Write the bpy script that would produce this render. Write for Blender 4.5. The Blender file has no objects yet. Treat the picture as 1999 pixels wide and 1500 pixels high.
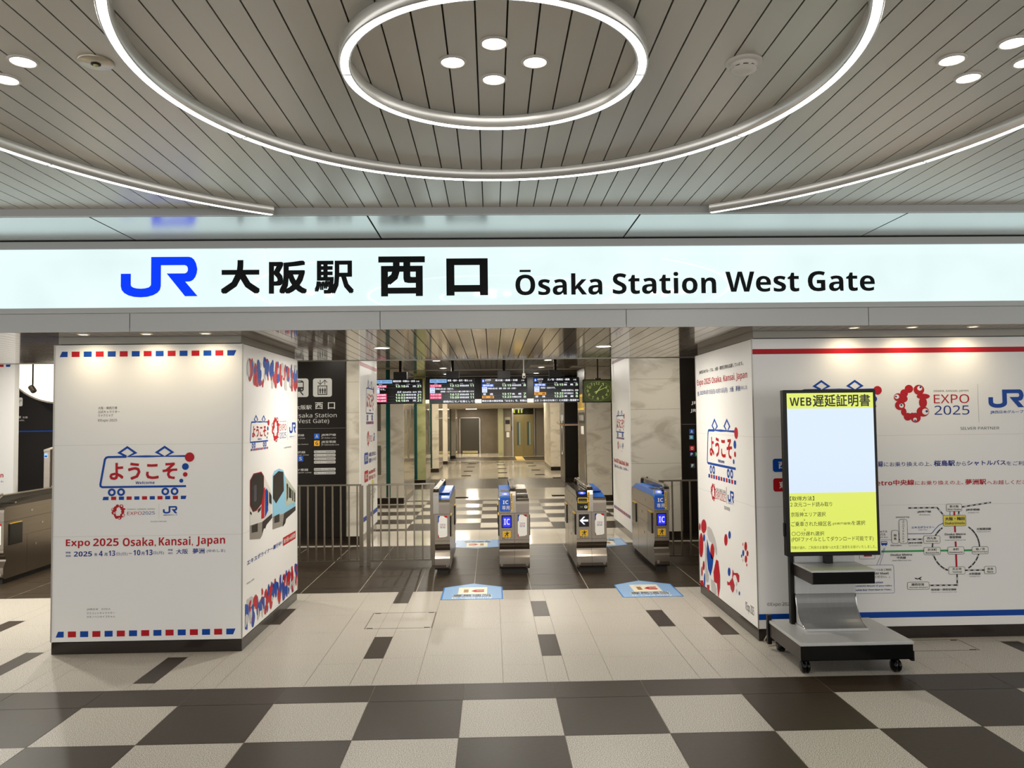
import bpy, bmesh, math, random
from mathutils import Vector, Matrix
from mathutils.geometry import tessellate_polygon

SC = bpy.context.scene
COL = SC.collection
# ------------------------------------------------------------------ camera
FPX, PITCH, YAW, ROLL = 1538.347, .0427750, .0263429, -.0117206
EYE = 1.8004
def cam_axes():
    cp, sp, cy, sy, cr, sr = math.cos(PITCH), math.sin(PITCH), math.cos(YAW), math.sin(YAW), math.cos(ROLL), math.sin(ROLL)
    fwd = Vector((sy*cp, cy*cp, sp)); right = Vector((cy, -sy, 0)); up = right.cross(fwd)
    return cr*right + sr*up, -sr*right + cr*up, fwd
RIGHT, UP, FWD = cam_axes()
EYEV = Vector((0, 0, EYE))
camd = bpy.data.cameras.new('camera'); camd.sensor_fit = 'HORIZONTAL'; camd.sensor_width = 36.0
camd.lens = FPX/1999*36; camd.clip_start = .05; camd.clip_end = 200
camo = bpy.data.objects.new('camera', camd); COL.objects.link(camo)
m = Matrix.Identity(4)
for i in range(3):
    m[i][0], m[i][1], m[i][2], m[i][3] = RIGHT[i], UP[i], -FWD[i], EYEV[i]
camo.matrix_world = m
SC.camera = camo
# ------------------------------------------------------------------ world and exposure
W = bpy.data.worlds.new('world'); SC.world = W; W.use_nodes = True
bg = W.node_tree.nodes['Background']; bg.inputs[0].default_value = (1.0, .995, .98, 1); bg.inputs[1].default_value = 1.75
vs = SC.view_settings; vs.view_transform = 'Standard'; vs.look = 'None'; vs.exposure = .25; vs.gamma = 1.0; vs.use_curve_mapping = False
SC.cycles.use_denoising = True
SC.cycles.max_bounces = 8; SC.cycles.diffuse_bounces = 4; SC.cycles.glossy_bounces = 4
SC.cycles.caustics_reflective = False; SC.cycles.caustics_refractive = False
SC.cycles.sample_clamp_indirect = 6.0
# lamp strengths
P_RING, P_DOWN, P_SIGN, P_WARM, P_LOW, P_FAR = 5.5, 7.0, .87, 6.5, 29.0, 60.0

# ------------------------------------------------------------------ measuring: a point of the photograph onto a real plane
def on(ax, val, x, y):
    d = RIGHT*((x-999.5)/FPX) + UP*(-(y-750)/FPX) + FWD
    return EYEV + d*((val-EYEV[ax])/d[ax])

# ------------------------------------------------------------------ materials
def lin(h):
    h = h.lstrip('#'); out = []
    for i in (0, 2, 4):
        c = int(h[i:i+2], 16)/255
        out.append(c/12.92 if c <= .04045 else ((c+.055)/1.055)**2.4)
    return (out[0], out[1], out[2], 1)
MATS = {}
def mat(name, hexc='#808080', rough=.5, metal=0, emit=0, emitc=None, coat=0, spec=.5, coat_rough=.05):
    if name in MATS: return MATS[name]
    M = bpy.data.materials.new(name); M.use_nodes = True
    b = M.node_tree.nodes['Principled BSDF']
    b.inputs['Base Color'].default_value = lin(hexc); b.inputs['Roughness'].default_value = rough
    b.inputs['Metallic'].default_value = metal; b.inputs['Specular IOR Level'].default_value = spec
    if coat: b.inputs['Coat Weight'].default_value = coat; b.inputs['Coat Roughness'].default_value = coat_rough
    if emit:
        if emitc: b.inputs['Base Color'].default_value = lin('#262626')
        b.inputs['Emission Color'].default_value = lin(emitc or hexc); b.inputs['Emission Strength'].default_value = emit
    MATS[name] = M; return M
def nodes(M): return M.node_tree.nodes, M.node_tree.links, M.node_tree.nodes['Principled BSDF']
def noise_mat(name, c1, c2, scale, rough, lo=.35, hi=.65, detail=2, bump=0, metal=0, coat=0, stretch=None, rough2=None, distort=0):
    M = mat(name, c1, rough, metal, coat=coat); n, l, b = nodes(M)
    tc = n.new('ShaderNodeTexCoord'); mp = n.new('ShaderNodeMapping'); nz = n.new('ShaderNodeTexNoise'); rp = n.new('ShaderNodeValToRGB')
    l.new(tc.outputs['Object'], mp.inputs[0]); l.new(mp.outputs[0], nz.inputs['Vector']); l.new(nz.outputs['Fac'], rp.inputs[0]); l.new(rp.outputs[0], b.inputs['Base Color'])
    if stretch: mp.inputs['Scale'].default_value = stretch
    nz.inputs['Scale'].default_value = scale; nz.inputs['Detail'].default_value = detail; nz.inputs['Distortion'].default_value = distort
    rp.color_ramp.elements[0].color = lin(c1); rp.color_ramp.elements[1].color = lin(c2)
    rp.color_ramp.elements[0].position = lo; rp.color_ramp.elements[1].position = hi
    if bump:
        bp = n.new('ShaderNodeBump'); bp.inputs['Strength'].default_value = bump; bp.inputs['Distance'].default_value = .002
        l.new(nz.outputs['Fac'], bp.inputs['Height']); l.new(bp.outputs[0], b.inputs['Normal'])
    return M

GRANITE = noise_mat('speckled_granite', '#5c5348', '#ddd6c9', 210, .42, .37, .59, 3)
BLACKTILE = noise_mat('dark_tile', '#352c22', '#3c3227', 40, .38, .3, .7); nodes(BLACKTILE)[2].inputs['Specular IOR Level'].default_value = .18
PALESTONE = noise_mat('pale_polished_stone', '#d9d0bf', '#e0d8c8', 1.5, .1, .3, .7, 2)
nodes(PALESTONE)[2].inputs['Specular IOR Level'].default_value = .32
GROUT = mat('grout', '#8d8474', .8)
STICK_GROUT = mat('pale_grout', '#b0a68f', .7)
CEIL = mat('satin_ceiling_panel', '#cfccc4', .36, .5)
CEILGAP = mat('ceiling_gap', '#4d463f', .7)
LOWCEIL = mat('glossy_ceiling_panel', '#92897d', .07, .2)
FASCIA = mat('fascia_aluminium', '#bcbdba', .38, .1)
SOFFIT = mat('soffit_panel', '#ccd1cf', .22, .75)
DARKGAP = mat('shadow_gap', '#14120f', .6)
PANEL = mat('white_panel_print', '#f0eeea', .38)
TRIMGREY = mat('grey_edge_trim', '#a8a49c', .35, .4)
PLINTH = mat('dark_plinth', '#241b14', .18)
HEADGREY = mat('pillar_head_grey', '#8f8a80', .35, .2)
RED, BLUE, GREY, WHITE, BLACK = mat('print_red', '#b51722', .4), mat('print_blue', '#0a459f', .4), mat('print_grey', '#bfbdb9', .4), mat('print_white', '#efece4', .4), mat('print_black', '#15110f', .4)
NAVY = mat('print_navy', '#1c2f86', .4)
for q in (RED, BLUE, NAVY): q.node_tree.nodes['Principled BSDF'].inputs['Specular IOR Level'].default_value = .2
INK = mat('print_dark_ink', '#2b2725', .5)
YELLOW, GREEN, LBLUE, ORANGE, BROWN = mat('print_yellow', '#e8d84e', .4), mat('print_green', '#2b9a4a', .4), mat('print_light_blue', '#7fb7d6', .4), mat('print_orange', '#e0a32a', .4), mat('print_brown', '#a0742f', .4)
STEEL = noise_mat('brushed_steel', '#958b7f', '#9d9387', 3, .26, .3, .7, 2, metal=1, stretch=(1, 1, 60))
CHROME = mat('polished_steel', '#c2bab0', .18, 1)
RAILSTEEL = mat('rail_steel', '#8d8475', .3, 1)
DARKSTEEL = mat('dark_gate_insert', '#1c1712', .2)
GBLUE = mat('gate_blue', '#2d74d6', .3)
GBLUED = mat('gate_deep_blue', '#0b51b8', .3)
MARBLE = noise_mat('veined_marble', '#b8ae9c', '#d9d1c0', 1.6, .25, .34, .52, 6, stretch=(1, 1, 2.2), distort=1.2)
MARBLEW = noise_mat('white_marble', '#c8c0b1', '#e6dfd0', 1.8, .22, .32, .48, 6, stretch=(1, 1, 2.0), distort=1.4)
MARBLEG = noise_mat('green_tinted_marble', '#9a9a62', '#c0bf86', 1.6, .22, .32, .5, 5, stretch=(1, 1, 2))
SIGNBLACK = noise_mat('black_sign_board', '#16110d', '#1c1712', 2, .35, .3, .7); nodes(SIGNBLACK)[2].inputs['Specular IOR Level'].default_value = .2
WARNY = mat('warning_yellow', '#e3b21c', .4)
TEAL = mat('teal_strip', '#0b4f4d', .15)

# ------------------------------------------------------------------ mesh building
ORG = {}
def tag(o, label=None, cat=None, group=None, kind=None):
    if label: o['label'] = label
    if cat: o['category'] = cat
    if group: o['group'] = group
    if kind: o['kind'] = kind
    return o
def thing(name, label, cat, loc=(0, 0, 0), group=None, kind=None):
    o = bpy.data.objects.new(name, None); COL.objects.link(o); o.location = loc; o.empty_display_size = .1
    ORG[o.name] = Vector(loc); return tag(o, label, cat, group, kind)
class MB:
    def __init__(s): s.v, s.f, s.m, s.ml, s.sm = [], [], [], [], []
    def mi(s, M):
        if M not in s.ml: s.ml.append(M)
        return s.ml.index(M)
    def face(s, pts, M, smooth=False):
        b = len(s.v); s.v += [tuple(p) for p in pts]; s.f.append(tuple(range(b, b+len(pts)))); s.m.append(s.mi(M)); s.sm.append(smooth)
    def mesh(s, vs, fs, M, smooth=False):
        b = len(s.v); s.v += [tuple(p) for p in vs]; k = s.mi(M)
        for f in fs: s.f.append(tuple(b+i for i in f)); s.m.append(k); s.sm.append(smooth)
    def box(s, x0, x1, y0, y1, z0, z1, M, bev=0):
        x0, x1 = min(x0, x1), max(x0, x1); y0, y1 = min(y0, y1), max(y0, y1); z0, z1 = min(z0, z1), max(z0, z1)
        if bev:
            bm = bmesh.new(); bmesh.ops.create_cube(bm, size=1)
            for v in bm.verts: v.co = Vector((x0+(v.co.x+.5)*(x1-x0), y0+(v.co.y+.5)*(y1-y0), z0+(v.co.z+.5)*(z1-z0)))
            bmesh.ops.bevel(bm, geom=bm.edges[:], offset=min(bev, .49*min(x1-x0, y1-y0, z1-z0)), segments=2, affect='EDGES', profile=.5)
            bm.verts.index_update(); s.mesh([v.co.copy() for v in bm.verts], [[v.index for v in f.verts] for f in bm.faces], M); bm.free(); return
        v = [(x0, y0, z0), (x1, y0, z0), (x1, y1, z0), (x0, y1, z0), (x0, y0, z1), (x1, y0, z1), (x1, y1, z1), (x0, y1, z1)]
        s.mesh(v, [(3, 2, 1, 0), (4, 5, 6, 7), (0, 1, 5, 4), (1, 2, 6, 5), (2, 3, 7, 6), (3, 0, 4, 7)], M)
    def prism(s, prof, x0, x1, M, axis=0, smooth=False, M2=None):
        """outline in two axes swept along the third"""
        n = len(prof)
        def P(a, p):
            return (a, p[0], p[1]) if axis == 0 else ((p[0], a, p[1]) if axis == 1 else (p[0], p[1], a))
        v = [P(x0, p) for p in prof]+[P(x1, p) for p in prof]
        s.mesh(v, [(i, (i+1) % n, n+(i+1) % n, n+i) for i in range(n)], M, smooth)
        s.mesh(v, [tuple(range(n))[::-1], tuple(range(n, 2*n))], M2 or M)
    def lathe(s, prof, c, M, n=32, axis=2, smooth=True):
        v, f = [], []
        for r, h in prof:
            for k in range(n):
                a = 2*math.pi*k/n; p = [r*math.cos(a), r*math.sin(a)]
                q = {2: (p[0], p[1], h), 1: (p[0], h, p[1]), 0: (h, p[0], p[1])}[axis]
                v.append((c[0]+q[0], c[1]+q[1], c[2]+q[2]))
        for i in range(len(prof)-1):
            for k in range(n): f.append((i*n+k, i*n+(k+1) % n, (i+1)*n+(k+1) % n, (i+1)*n+k))
        s.mesh(v, f, M, smooth)
        s.mesh(v, [tuple(range(n)), tuple(range((len(prof)-1)*n, len(prof)*n))], M)
    def tube(s, pts, r, M, n=10):
        v, f = [], []; pts = [Vector(p) for p in pts]
        for i, p in enumerate(pts):
            d = (pts[min(i+1, len(pts)-1)]-pts[max(i-1, 0)]).normalized()
            a = d.cross(Vector((0, 0, 1)) if abs(d.z) < .9 else Vector((1, 0, 0))).normalized(); b = d.cross(a)
            for k in range(n):
                t = 2*math.pi*k/n; v.append(p+a*(r*math.cos(t))+b*(r*math.sin(t)))
        for i in range(len(pts)-1):
            for k in range(n): f.append((i*n+k, i*n+(k+1) % n, (i+1)*n+(k+1) % n, (i+1)*n+k))
        f += [tuple(range(n)), tuple(range((len(pts)-1)*n, len(pts)*n))]
        s.mesh(v, f, M, True)
    def build(s, name, parent=None, loc=None, label=None, cat=None, group=None, kind=None, bevel=0):
        if parent is not None: org = ORG[parent.name]
        elif loc is not None: org = Vector(loc)
        else:
            xs = [p[0] for p in s.v]; ys = [p[1] for p in s.v]; zs = [p[2] for p in s.v]
            org = Vector(((min(xs)+max(xs))/2, (min(ys)+max(ys))/2, min(zs)))
        me = bpy.data.meshes.new(name); me.from_pydata([(p[0]-org.x, p[1]-org.y, p[2]-org.z) for p in s.v], [], s.f)
        for M in s.ml: me.materials.append(M)
        me.polygons.foreach_set('material_index', s.m); me.polygons.foreach_set('use_smooth', s.sm); me.update()
        o = bpy.data.objects.new(name, me); COL.objects.link(o)
        if parent is not None: o.parent = parent
        else: o.location = org
        ORG[o.name] = org.copy()
        if bevel:
            bv = o.modifiers.new('bevel', 'BEVEL'); bv.width = bevel; bv.segments = 2; bv.limit_method = 'ANGLE'; bv.angle_limit = .7
        return tag(o, label, cat, group, kind)
def recalc(o):
    bm = bmesh.new(); bm.from_mesh(o.data); bmesh.ops.remove_doubles(bm, verts=bm.verts, dist=1e-5); bmesh.ops.recalc_face_normals(bm, faces=bm.faces); bm.to_mesh(o.data); bm.free(); return o
def clone(o, parent=None, shift=None, label=None):
    c = o.copy(); COL.objects.link(c)
    if parent is not None: c.parent = parent
    if shift is not None: c.location = o.location+Vector(shift)
    if label: c['label'] = label
    for ch in o.children: clone(ch, c)
    return c

# ------------------------------------------------------------------ flat printing on a surface
GL = {}
def sans(s, heavy):
    o = ''
    for c in s:
        if 'A' <= c <= 'Z': o += chr((0x1D5D4 if heavy else 0x1D5A0)+ord(c)-65)
        elif 'a' <= c <= 'z': o += chr((0x1D5EE if heavy else 0x1D5BA)+ord(c)-97)
        elif '0' <= c <= '9': o += chr((0x1D7EC if heavy else 0x1D7E2)+ord(c)-48)
        else: o += c
    return o
def outline(txt):
    cu = bpy.data.curves.new('lettering', 'FONT'); cu.body = txt; cu.resolution_u = 2; cu.fill_mode = 'FRONT'
    ob = bpy.data.objects.new('lettering', cu); me = bpy.data.meshes.new_from_object(ob)
    v = [(p.co.x, p.co.y) for p in me.vertices]; f = [tuple(p.vertices) for p in me.polygons]
    bpy.data.objects.remove(ob); bpy.data.meshes.remove(me); bpy.data.curves.remove(cu)
    return v, f
def glyphs(txt, bold):
    """outlines of a string; heavier weights widen every stroke of the Japanese letters by laying shifted copies together"""
    k = (txt, bold)
    if k not in GL:
        latin = all(ord(c) < 0x2000 for c in txt); heavy = bold >= .01; mac = txt[0] == 'Ō'
        v, f = outline(sans(txt.replace('Ō', 'O'), heavy))
        if mac:
            ov, _ = outline(sans('O', heavy)); a, b, t = min(p[0] for p in ov), max(p[0] for p in ov), max(p[1] for p in ov); n = len(v); q = (b-a)*.22
            v += [(a+q, t+.09), (b-q, t+.09), (b-q, t+.17), (a+q, t+.17)]; f.append((n, n+1, n+2, n+3))
        if bold > 0 and not latin:
            n = len(v); r = bold*.8; V, F = [], []
            for i, (dx, dy) in enumerate([(r, r), (r, -r), (-r, r), (-r, -r)]+([(0, 0), (r, 0), (-r, 0), (0, r), (0, -r)] if bold > .03 else [])):
                V += [(p[0]+dx, p[1]+dy, i) for p in v]; F += [tuple(j+i*n for j in q) for q in f]
            v, f = V, F
        GL[k] = (v, f, min(p[0] for p in v), max(p[0] for p in v), min(p[1] for p in v), max(p[1] for p in v))
    return GL[k]
class Ink(MB):
    """prints on a plane: T maps drawing coordinates to (u, v), W maps (u, v, height) to the place"""
    def __init__(s, W, T=None, base=.0012, step=.0006):
        super().__init__(); s.W, s.T, s.base, s.step = W, T or (lambda x, y: (x, y)), base, step
    def sub(s, T):
        c = Ink.__new__(Ink); c.__dict__ = dict(s.__dict__); c.T = T; return c
    def uvpoly(s, pts, M, k=0):
        h = s.base+s.step*k; P = [s.W(u, v, h) for u, v in pts]
        tris = tessellate_polygon([[Vector((u, v, 0)) for u, v in pts]])
        # keep a consistent facing
        s.mesh(P, tris, M)
    def poly(s, pts, M, k=0): s.uvpoly([s.T(*p) for p in pts], M, k)
    def rect(s, x0, y0, x1, y1, M, k=0, slant=0):
        (a, b), (c, d) = s.T(x0, y0), s.T(x1, y1)
        s.uvpoly([(a, b), (c, b), (c+slant*0, d), (a, d)], M, k)
    def para(s, x0, y0, x1, y1, M, sl, sr, k=0):
        (a, b), (c, d) = s.T(x0, y0), s.T(x1, y1); w = c-a
        s.uvpoly([(a, b), (c, b), (c+sr*w, d), (a+sl*w, d)], M, k)
    def rrect(s, x0, y0, x1, y1, r, M, k=0, line=0):
        (a, b), (c, d) = s.T(x0, y0), s.T(x1, y1)
        if a > c: a, c = c, a
        if b > d: b, d = d, b
        r = r*min(c-a, d-b)
        pts = []
        for cx, cy, a0 in ((c-r, b+r, -90), (c-r, d-r, 0), (a+r, d-r, 90), (a+r, b+r, 180)):
            for t in range(5): an = math.radians(a0+t*22.5); pts.append((cx+r*math.cos(an), cy+r*math.sin(an)))
        if line: s.uvstroke(pts, line, M, k, True)
        else: s.uvpoly(pts, M, k)
    def ell(s, x, y, rx, ry, M, k=0, n=28):
        s.poly([(x+rx*math.cos(2*math.pi*i/n), y+ry*math.sin(2*math.pi*i/n)) for i in range(n)], M, k)
    def ring(s, x, y, r, w, M, k=0, n=28):
        for i in range(n):
            a, b = 2*math.pi*i/n, 2*math.pi*(i+1)/n
            s.poly([(x+r*math.cos(a), y+r*math.sin(a)), (x+r*math.cos(b), y+r*math.sin(b)), (x+(r-w)*math.cos(b), y+(r-w)*math.sin(b)), (x+(r-w)*math.cos(a), y+(r-w)*math.sin(a))], M, k)
    def uvstroke(s, pts, w, M, k=0, closed=False):
        P = [Vector(p) for p in pts]; n = len(P); L, R = [], []
        for i in range(n):
            if closed: a, b = P[(i-1) % n], P[(i+1) % n]
            else: a, b = P[max(i-1, 0)], P[min(i+1, n-1)]
            d1 = (P[i]-a).normalized() if (P[i]-a).length > 1e-9 else (b-P[i]).normalized()
            d2 = (b-P[i]).normalized() if (b-P[i]).length > 1e-9 else d1
            t = d1+d2
            t = t.normalized() if t.length > 1e-6 else d1
            nn = Vector((-t.y, t.x)); c = max(.45, nn.dot(Vector((-d1.y, d1.x))))
            L.append(P[i]+nn*(w/2/c)); R.append(P[i]-nn*(w/2/c))
        for i in range(n if closed else n-1):
            j = (i+1) % n; s.uvpoly([L[i], L[j], R[j], R[i]], M, k+.03*(i % 5))
    def stroke(s, pts, w, M, k=0, closed=False): s.uvstroke([s.T(*p) for p in pts], w, M, k, closed)
    def dashed(s, pts, w, M, M2, k=0, seg=.03):
        uv = [Vector(s.T(*p)) for p in pts]; s.uvstroke(uv, w, M, k)
        d = seg*.5
        for i in range(len(uv)-1):
            L = (uv[i+1]-uv[i]).length; t = d
            while t < L:
                a = uv[i].lerp(uv[i+1], t/L); b = uv[i].lerp(uv[i+1], min(1, (t+seg*.5)/L)); s.uvstroke([a, b], w*.45, M2, k+1); t += seg
            d = t-L
    def text(s, txt, x0, y0, x1, y1, M, bold=.0, k=0, keep=False):
        """the lettering fills the box from (x0, y0) bottom left to (x1, y1) top right"""
        v, f, a, b, c, d = glyphs(txt, bold); (u0, v0), (u1, v1) = s.T(x0, y0), s.T(x1, y1)
        sy = (v1-v0)/max(d-c, 1e-6); sx = sy if keep else (u1-u0)/max(b-a, 1e-6)
        h = s.base+s.step*k
        s.mesh([s.W(u0+(p[0]-a)*sx, v0+(p[1]-c)*sy, h+(.00008*p[2] if len(p) > 2 else 0)) for p in v], f, M)
def plane_y(Y): return (lambda u, v, h: (u, Y-h, v))                # faces the viewer's side
def plane_xp(X): return (lambda u, v, h: (X+h, u, v))               # faces right
def plane_xn(X): return (lambda u, v, h: (X-h, -u, v))              # faces left
def plane_up(Z): return (lambda u, v, h: (u, v, Z+h))
def px_y(Y, f=lambda x, y: (x, y)):
    def T(x, y): p = on(1, Y, *f(x, y)); return (p.x, p.z)
    return T
def px_xp(X, f=lambda x, y: (x, y)):
    def T(x, y): p = on(0, X, *f(x, y)); return (p.y, p.z)
    return T
def px_xn(X, f=lambda x, y: (x, y)):
    def T(x, y): p = on(0, X, *f(x, y)); return (-p.y, p.z)
    return T
def px_up(Z, f=lambda x, y: (x, y)):
    def T(x, y): p = on(2, Z, *f(x, y)); return (p.x, p.y)
    return T
def crop(ox, oy, s): return lambda x, y: (ox+x*s, oy+y*s)

# ---- emblems used on several panels; each is drawn in its own units and fitted into a box of the surface
def fit(bx0, by0, bx1, by1, u0, v0, u1, v1):
    """own units (y down) -> surface box u0,v0 (bottom left) .. u1,v1 (top right)"""
    return lambda x, y: (u0+(x-bx0)/(bx1-bx0)*(u1-u0), v1-(y-by0)/(by1-by0)*(v1-v0))
JR_SHAPE = [(200, 502), (415, 502), (415, 735), (425, 770), (470, 800), (540, 818), (630, 825), (720, 818), (800, 798), (840, 765), (850, 735), (850, 145), (1660, 145), (1720, 160), (1775, 205), (1820, 290), (1847, 410), (1835, 500), (1805, 580), (1760, 640), (1710, 670), (1660, 680),
    (1587, 680), (1855, 993), (1583, 993), (1185, 502), (1575, 502), (1615, 485), (1638, 450), (1643, 410), (1635, 370), (1615, 340), (1575, 325), (1062, 325), (1062, 770), (1045, 850), (990, 915), (900, 965), (770, 1000), (630, 1010), (490, 1000), (370, 968), (275, 915), (220, 850), (200, 770)]
def railway_logo(ink, u0, v0, u1, v1, M, k=0):
    ink.sub(fit(200, 145, 1855, 1010, u0, v0, u1, v1)).poly(JR_SHAPE, M, k)
def expo_ring(ink, u0, v0, u1, v1, k=0, eyes=True):
    g = ink.sub(fit(325, 180, 718, 612, u0, v0, u1, v1))
    for i, (x, y, rx, ry) in enumerate([(492, 228, 46, 46), (600, 240, 58, 58), (612, 290, 30, 40), (645, 315, 72, 31), (640, 385, 44, 62), (635, 487, 68, 58), (612, 490, 44, 50), (555, 555, 55, 56), (470, 543, 44, 44), (428, 488, 30, 44), (390, 414, 56, 54), (372, 322, 47, 46), (425, 340, 50, 42), (438, 278, 42, 46), (520, 530, 30, 32)]):
        g.ell(x, y, rx, ry, RED, k+.02*i, 24)
    if eyes:
        for x, y, r, a, b, q in [(610, 222, 27, 618, 210, 12), (358, 315, 25, 348, 313, 10), (405, 418, 24, 403, 410, 11), (662, 488, 35, 677, 484, 14), (547, 575, 20, 547, 585, 9)]:
            g.ell(x, y, r, r, WHITE, k+1, 18); g.ell(a, b, q, q, NAVY, k+2, 14)
def welcome_emblem(ink, T, k=0, lw=None):
    """T: emblem units (x 495..1470, y 160..725, levelled) -> (u, v)"""
    g = ink.sub(T); a, b = T(0, 0), T(100, 0)
    w = lw or abs(b[0]-a[0])*.215
    def lv(p): return (p[0], p[1]+.017*(p[0]-600))
    def st(pts): g.stroke([lv(p) for p in pts], w, BLUE, k)
    st([(770, 268), (695, 230), (778, 172), (862, 230), (790, 268), (970, 266), (1150, 263), (1080, 224), (1162, 167), (1243, 222), (1175, 263), (1420, 260)])
    k += .4
    st([(770, 271), (585, 275), (563, 281), (549, 300), (505, 560), (508, 577), (525, 587), (1385, 573)])
    for x, y, r, M in ((1420, 272, 49, RED), (1377, 370, 35, BLUE), (1376, 452, 24, RED), (1336, 517, 21, BLUE)): x, y = lv((x, y)); g.ell(x, y, r, r, M, k+1)
    for x, y in ((623, 640), (718, 637), (1172, 629), (1267, 627)): x, y = lv((x, y)); g.ring(x, y, 40, 21, BLUE, k)
    for i in range(11):
        x0 = 538+79.1*i; M = BLUE if i % 2 == 0 else RED
        if i == 0: g.poly([(538, 685), (590, 685), (590, 720), (528, 720)], M, k)
        elif i == 10: g.poly([(1332, 685), (1390, 685), (1380, 720), (1332, 720)], M, k)
        else: g.rect(x0, 720, x0+52, 685, M, k)
    g.text('ようこそ', 598, 513, 1293, 336, RED, .032, k); g.text('Welcome', 865, 559, 1062, 529, NAVY, .02, k)
def tie_row(ink, u0, u1, v0, v1, n, k=0):
    """row of alternating red and blue sleepers with slanted ends"""
    p = (u1-u0)/(n-.34)
    for i in range(n):
        a = u0+p*i; b = a+p*.66; M = BLUE if i % 2 == 0 else RED; s = p*.1
        q = [(a, v0), (b, v0), (b, v1), (a+(s*2 if i == 0 else 0), v1)] if i == 0 else ([(a, v0), (b-s, v0), (b+s, v1), (a, v1)] if i == n-1 else [(a, v0), (b, v0), (b, v1), (a, v1)])
        ink.uvpoly(q, M, k)
def blob_band(ink, u0, u1, v0, v1, seed, n, k=0):
    """abstract pattern of red, blue and grey drops"""
    R = random.Random(seed); H = v1-v0
    for i in range(n):
        M = (GREY, BLUE, RED, RED, BLUE)[i % 5]
        L = H*R.uniform(.22, .62); w = L*R.uniform(.45, .95); u = u0+(u1-u0)*((i*.618034+R.random()*.05) % 1); u = min(max(u, u0+w*.4), u1-w*.4)
        v = R.uniform(v0+L*.42, v1-L*.42); ph = R.random()*6; tl = R.uniform(-.15, .15); pts = []
        for j in range(26):
            t = 2*math.pi*j/26; rr = 1+.22*math.sin(2*t+ph)+.16*math.sin(3*t+ph*2)
            x, y = w*.5*rr*math.cos(t), L*.5*rr*math.sin(t)
            pts.append((min(max(u+x+tl*y, u0), u1), min(max(v+y, v0), v1)))
        ink.uvpoly(pts, M, k+i*.05)
# ================================================================== the setting
YP, YB = 6.3, 8.06            # front and back of the two wrapped blocks
ZS, ZC, Z2, Z3, Z4 = 3.155, 3.203, 2.48, 2.88, 2.95
YSIGN, YTRIM, YSTEP = 5.925, 5.188, 9.1
GX, GY, TS = -.205, 5.128, .6
rnd = random.Random(4)

# ---- floor: every tile its own facet over a bed of grout
def floor_zone(fl, x0, x1, y0, y1, M, gap=.0022):
    fl.face([(x0+gap, y0+gap, 0), (x1-gap, y0+gap, 0), (x1-gap, y1-gap, 0), (x0+gap, y1-gap, 0)], M)
fl = MB()
fl.face([(-13, -8, -.003), (13, -8, -.003), (13, 42, -.003), (-13, 42, -.003)], GROUT); fl.face([(-13, 8.31, -.0015), (13, 8.31, -.0015), (13, 11.3, -.0015), (-13, 11.3, -.0015)], mat('light_joint', '#bdb39d', .7))
XT = [GX+TS*i for i in range(-21, 22)]
for j in range(-21, 0):
    for i in range(-21, 21):
        floor_zone(fl, GX+TS*i, GX+TS*(i+1), GY+TS*j, GY+TS*(j+1), GRANITE if (i+j) % 2 else BLACKTILE)
for i in range(-21, 21): floor_zone(fl, GX+TS*i, GX+TS*(i+1), GY, 5.437, BLACKTILE)
strips = [-12.8, -9.6, -8.0, -6.4, -5.6, -5.0, -4.42, -4.27, -3.675, -3.53, -3.23, -3.08, -2.49, -2.34, -2.04, -1.885, -1.29, -.985, -.835, -.53, .06, .362, .511, .81, 1.41, 1.56, 1.865, 2.02, 2.62, 2.9, 3.065, 3.364, 3.97, 4.115, 4.7, 5.3, 6.4, 8.0, 9.6, 12.8]
darkbits = {-.985: [(6.04, 6.63), (7.81, 8.32)], .362: [(6.025, 6.615), (7.215, 7.805)], 1.41: [(6.79, 7.365)], 1.865: [(6.5, 7.08)], -2.04: [(7.09, 7.665)], -2.49: [(5.575, 6.17)], -3.675: [(5.78, 6.37)], 3.97: [(5.58, 6.165)], -4.42: [(6.8, 7.39)]}
Y0, Y1 = 5.437, 8.32
for a, b in zip(strips[:-1], strips[1:]):
    if a in darkbits:
        cuts = [Y0]+[t for q in darkbits[a] for t in q]+[Y1]
        cuts = sorted(set(cuts))
        for c, d in zip(cuts[:-1], cuts[1:]): floor_zone(fl, a, b, c, d, BLACKTILE if (c, d) in darkbits[a] else GRANITE, .0015)
    else:
        L = rnd.uniform(.35, .75); c = Y0
        while c < Y1-.01:
            d = min(Y1, c+L)
            if Y1-d < .2: d = Y1
            floor_zone(fl, a, b, c, d, GRANITE, .0013); c = d; L = rnd.choice((.59, .74, .6))
rows = [8.32, 8.55, 9.15, 9.52, 10.12, 10.45, 11.05, 11.3]
for c, d in zip(rows[:-1], rows[1:]):
    for i in range(-21, 21): floor_zone(fl, GX+TS*i, GX+TS*(i+1), c, d, BLACKTILE, .0033)
for i in range(-11, 11): floor_zone(fl, GX+1.2*i, GX+1.2*(i+1), 11.3, 12.05, PALESTONE, .002); floor_zone(fl, GX+1.2*i, GX+1.2*(i+1), 12.05, 12.8, PALESTONE, .002)
for i in range(-11, 11):
    floor_zone(fl, GX+1.2*i, GX+1.2*(i+1), 12.8, 13.05, BLACKTILE)
    for j in range(7): floor_zone(fl, GX+1.2*i, GX+1.2*(i+1), 13.05+.6*j, 13.65+.6*j, PALESTONE if (i+j) % 2 == 0 else BLACKTILE)
    floor_zone(fl, GX+1.2*i, GX+1.2*(i+1), 17.25, 17.5, BLACKTILE)
for i in range(-11, 11):
    for c, d in ((17.5, 18.9), (18.9, 20.25)): floor_zone(fl, GX+1.2*i, GX+1.2*(i+1), c, d, PALESTONE, .002)
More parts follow.
